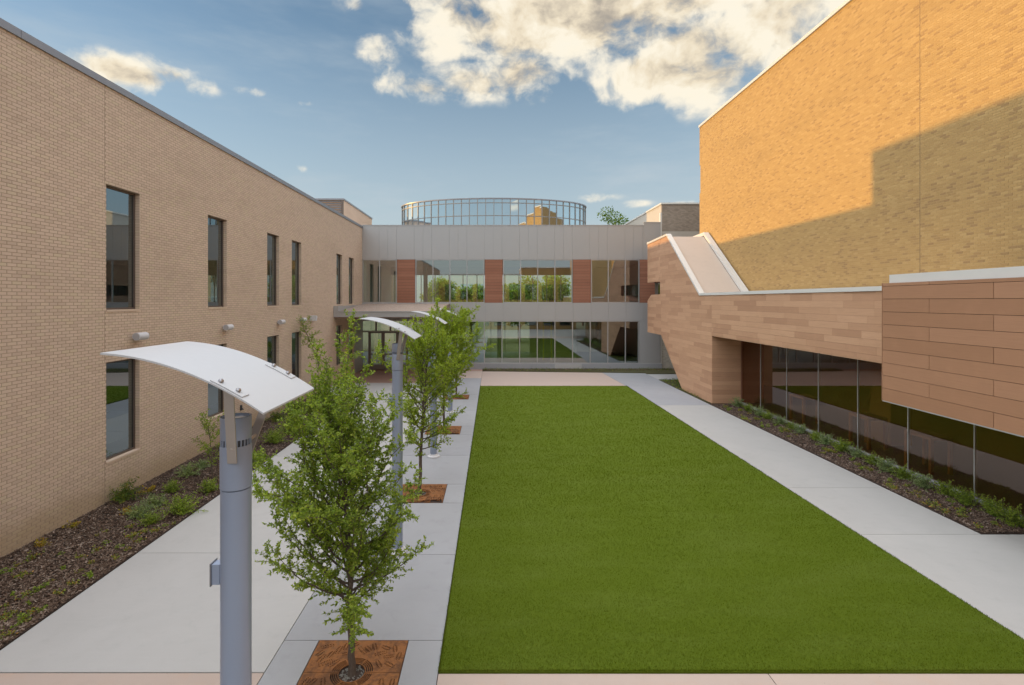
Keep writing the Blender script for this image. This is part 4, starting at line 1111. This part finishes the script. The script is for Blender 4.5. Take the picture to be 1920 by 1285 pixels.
def big_tree(loc, H, rad, label, seed, n=5200, leaf=.20, mat='leaf_far', zc=.62):
    rr = random.Random(seed); r = np.random.default_rng(seed); mb = MB()
    trunk = [Vector((0, 0, -.15))]+[Vector((rr.gauss(0, .05), rr.gauss(0, .05), H*.7*k/6)) for k in range(1, 7)]
    path_tube(mb, trunk, [.22, .20, .17, .14, .11, .08, .05], 8)
    cl = []
    for k in range(34):
        v = r.normal(0, 1, 3); v /= np.linalg.norm(v); c = v*np.array([rad, rad, H*.36])*r.random()**.4*.85+np.array([0, 0, H*zc]); cl.append(c)
        path_tube(mb, [Vector((0, 0, max(.8, c[2]*.55))), Vector(c*[.5, .5, .8]), Vector(c)], [.06, .04, .012], 5)
    cl = np.array(cl); idx = r.integers(0, len(cl), n)
    v = r.normal(0, 1, (n, 3)); v /= np.linalg.norm(v, axis=1)[:, None]
    P = cl[idx]+v*(rad*.36)*(r.random((n, 1))**.45)*np.array([1, 1, .8])
    crown = leaf_cloud(P, v, np.full(n, leaf), seed, .5, .7); crown.materials.append(M[mat])
    t = thing('tree', label, 'tree', loc, 'trees round the buildings', world=False)
    link('trunk', mb.mesh('trunk'), M['bark'], t, True); link('crown', crown, None, t, kind='stuff')
big_tree((14.3, 62, -.14), 15.4, 3.2, 'dark tree top showing above the connector roof near the umber block', 5, 9000, .24, zc=.72)
for i, (x, y, H, r, lab) in enumerate(((-6.2, 64, 8.2, 2.6, 'round green tree seen through the left upper windows'), (-2.6, 60, 7.4, 2.4, 'bushy tree seen through the upper windows left of the middle panel'),
                                       (3.2, 61, 8.4, 3.0, 'bright tree seen through the upper windows right of the middle panel'), (7.6, 65, 9.0, 3.0, 'tree seen through the upper windows nearest the right panel'))):
    big_tree((x, y, -.14), H, r, lab, 90+i, 9000, .30, 'leaf', .58)
for i, (x, y, H, r, lab) in enumerate(((-15, -34, 10, 3.6, 'tree behind the viewpoint at the left, mirrored in the glass'), (18, -30, 10.5, 3.6, 'tree behind the viewpoint at the right, mirrored in the glass'))):
    big_tree((x, y, -.14), H, r, lab, 120+i, 3500, .3)

# ------------------------------------------------------------------ bed planting
def shrub_mesh(seed, R0, H, n, leaf, wr=.45, up=.5, frond=False):
    rr = random.Random(seed); mb = MB(); P = []; D = []
    for k in range(n):
        a = rr.random()*2*math.pi; el = R(rr.uniform(18, 82)); L = rr.uniform(.55, 1.0)
        d = Vector((math.cos(a)*math.cos(el)*R0, math.sin(a)*math.cos(el)*R0, math.sin(el)*H)); s = Vector((rr.gauss(0, .03), rr.gauss(0, .03), 0))
        q, ra = grow(rr, s, d, d.length*L*1.15, .004, .14, -.5 if frond else .1, .05); path_tube(mb, q, ra, 3)
        for j in range(1, len(q)):
            for z in range(4):
                pp = q[j-1].lerp(q[j], rr.random()); dd = (q[j]-q[j-1]).normalized()
                sd = dd.cross(Vector((0, 0, 1)) if frond else Vector((rr.gauss(0, 1), rr.gauss(0, 1), rr.gauss(0, 1)))).normalized()*(1 if z % 2 else -1)
                P.append(tuple(pp)); D.append(tuple(dd*.5+sd))
    return mb.mesh('stem'), leaf_cloud(np.array(P), np.array(D), np.full(len(P), leaf), seed, up, wr)
KINDS = {}
def kind(name, mats, **kw):
    out = []
    for i, m_ in enumerate(mats):
        st, fo = shrub_mesh(100+i*7+len(KINDS)*31, **kw); st.materials.append(M['bark']); fo.materials.append(M[m_]); out.append((st, fo))
    KINDS[name] = out
kind('lime', ['leaf_lime', 'leaf_lime'], R0=.46, H=.46, n=78, leaf=.048, wr=.42)
kind('blue', ['leaf_blue', 'leaf_blue'], R0=.40, H=.32, n=80, leaf=.040, wr=.40)
kind('fern', ['leaf_fern'], R0=.50, H=.48, n=46, leaf=.075, wr=.26, frond=True)
kind('gold', ['leaf_gold', 'leaf_gold'], R0=.26, H=.20, n=12, leaf=.070, wr=.30, frond=True)
kind('mix', ['leaf_mix', 'leaf_mix', 'leaf_lime'], R0=.14, H=.11, n=10, leaf=.042, wr=.55)
kind('dusty', ['leaf_blue', 'leaf_lime'], R0=.36, H=.40, n=80, leaf=.042, wr=.45)
def plant(kd, i, x, y, s, label, group, rot, z=.02, name='shrub', cat='shrub'):
    st, fo = KINDS[kd][i % len(KINDS[kd])]
    t = thing(name, label, cat, (x, y, z), group, world=False); t.rotation_euler[2] = rot; t.scale = (s, s, s)
    link('stem', st, None, t); link('foliage', fo, None, t, kind='stuff'); return t
pr = random.Random(3)
LB = [  # photograph foot pixel, kind, size, label
    (232, 940, 'fern', 1.0, 'dark arching fern at the wall foot below the first window'),
    (280, 925, 'gold', .9, 'small orange tinged fern right of the dark fern'),
    (262, 972, 'blue', .95, 'grey green low shrub in front of the dark fern'),
    (292, 950, 'blue', .9, 'second grey green low shrub, just behind the first'),
    (340, 965, 'lime', 1.0, 'broad lime green shrub at the walkway edge, left of the pole'),
    (322, 925, 'lime', .7, 'small lime shrub behind the broad one, left of the pole'),
    (283, 985, 'lime', .62, 'small pale lime shrub nearest the camera'),
    (352, 893, 'blue', 1.05, 'dusty green shrub in the middle of the bed, left of the pole'),
    (378, 880, 'blue', .85, 'dusty green shrub touching the left side of the pole'),
    (392, 925, 'lime', .75, 'sprawling lime shrub by the kerb, hidden partly by the pole'),
    (240, 966, 'gold', .85, 'bright yellow fronds among the low shrubs'),
    (136, 992, 'gold', .75, 'yellow green fern at the wall foot, second from the left edge'),
    (78, 1027, 'gold', .8, 'yellow green fern at the wall foot, near the left edge'),
    (548, 815, 'lime', 1.55, 'large lime shrub right of the pole, behind the lamp plate'),
    (515, 832, 'lime', 1.1, 'lime shrub just right of the pole arm'),
    (478, 872, 'lime', .95, 'lime shrub low beside the pole, at the kerb'),
    (520, 790, 'fern', 1.0, 'dark fern at the wall below the second window'),
    (585, 775, 'lime', 1.3, 'lime shrub farther along the bed behind the tree'),
    (560, 770, 'fern', 1.1, 'dark fern at the wall below the third window'),
    (612, 760, 'lime', 1.3, 'farthest lime shrub at the end of the bed'),
    (598, 752, 'blue', 1.3, 'dusty shrub at the wall near the end of the bed')]
for k, (px, py, kd, s, lab) in enumerate(LB):
    x, y, _ = at(px, py); x = max(-8.95, min(XB-.06, x)); plant(kd, k, x, y, s, lab, 'plants in the west bed', pr.random()*6)
SEED = [(182, 1008), (180, 1036), (116, 1043), (172, 1060), (42, 1085), (76, 1108), (135, 1100), (50, 1122), (55, 1136), (10, 1142), (20, 1158), (80, 1148), (45, 1170), (12, 1198), (40, 1168), (245, 993), (248, 1010),
        (310, 990), (270, 1002), (262, 1018), (200, 1022), (215, 1050), (152, 1075), (170, 1085), (108, 1118), (30, 1065), (12, 1078), (95, 1095), (200, 1000), (225, 1030), (290, 1000), (60, 1050), (22, 1120), (330, 985), (150, 1050), (120, 1070), (8, 1165), (62, 1155), (30, 1180), (240, 1035)]
for k, (px, py) in enumerate(SEED):
    x, y, _ = at(px, py); x = max(-8.95, min(XB-.06, x)); plant('mix', k, x, y, pr.uniform(.55, 1.0), 'tiny yellow green seedling in the mulch left of the walkway', 'seedlings in the west mulch', pr.random()*6, name='seedling', cat='seedling')
RB_ = [1905, 1858, 1810, 1771, 1737, 1700, 1667, 1636, 1605, 1578, 1550, 1532, 1501, 1483, 1461, 1439, 1425, 1405, 1384]
ORD = ['nearest', 'second', 'third', 'fourth', 'fifth', 'sixth', 'seventh', 'eighth', 'ninth', 'tenth', 'eleventh', 'twelfth', 'thirteenth', 'fourteenth', 'fifteenth', 'sixteenth', 'seventeenth', 'eighteenth', 'farthest']
for k, px in enumerate(RB_):
    y = F*11.0/(px-VPX)
    plant('dusty', k % 2 if k > 3 else 1, 11.0+pr.uniform(-.08, .06), y, pr.uniform(.82, 1.08)*(1.15 if k < 3 else 1.0), ('%s grey green shrub of the row under the bronze glass' % ORD[k]) if k in (0, 18) else '%s grey green shrub from the camera in the row under the bronze glass' % ORD[k], 'shrubs under the bronze glass', pr.random()*6)
for k in range(62):
    y = 10.7+(23.2-10.7)*pr.random()**1.15; x = pr.uniform(XP+.08, 10.78)
    plant('mix', k, x, y, pr.uniform(.6, 1.15), 'tiny yellow and orange leaved seedling in the mulch by the right path', 'seedlings in the east mulch', pr.random()*6, name='seedling', cat='seedling')
def ground_cover():
    n = 2600; x = 9.99+rng.random(n)*3.0; y = 24.4+rng.random(n)*6.4; k = y > 23.9+(10.2-np.minimum(x, 10.2))*8
    P = np.stack([x, y, .02+.10*rng.random(n)], 1)[k]; D = rng.normal(0, 1, P.shape); return leaf_cloud(P, D, np.full(len(P), .09), 4, .6, .5)
gc = ground_cover(); gc.materials.append(M['leaf_fern']); o = link('ground_cover', gc, kind='stuff'); tag(o, 'low dark green ground cover in the corner bed beside the terracotta foot', 'ground cover')
def litter():
    n = 1500; x = XL+rng.random(n)*13; y = 34.3+1.15*rng.random(n); k = y > 34.62-(x-XL)*.085; x, y = x[k], y[k]; n = len(x); P = np.stack([x, y, .06+.08*rng.random(n)], 1); return leaf_cloud(P, rng.normal(0, 1, P.shape), np.full(n, .07), 4, .6, .5)
gc = litter(); gc.materials.append(M['leaf_fern']); o = link('ground_cover', gc, kind='stuff'); tag(o, 'sparse ground cover along the foot of the ground floor windows', 'ground cover')
for o in bpy.data.objects:
    if 'worldgeo' in o: del o['worldgeo']
print('planks', nplank, 'objects', len(bpy.data.objects))
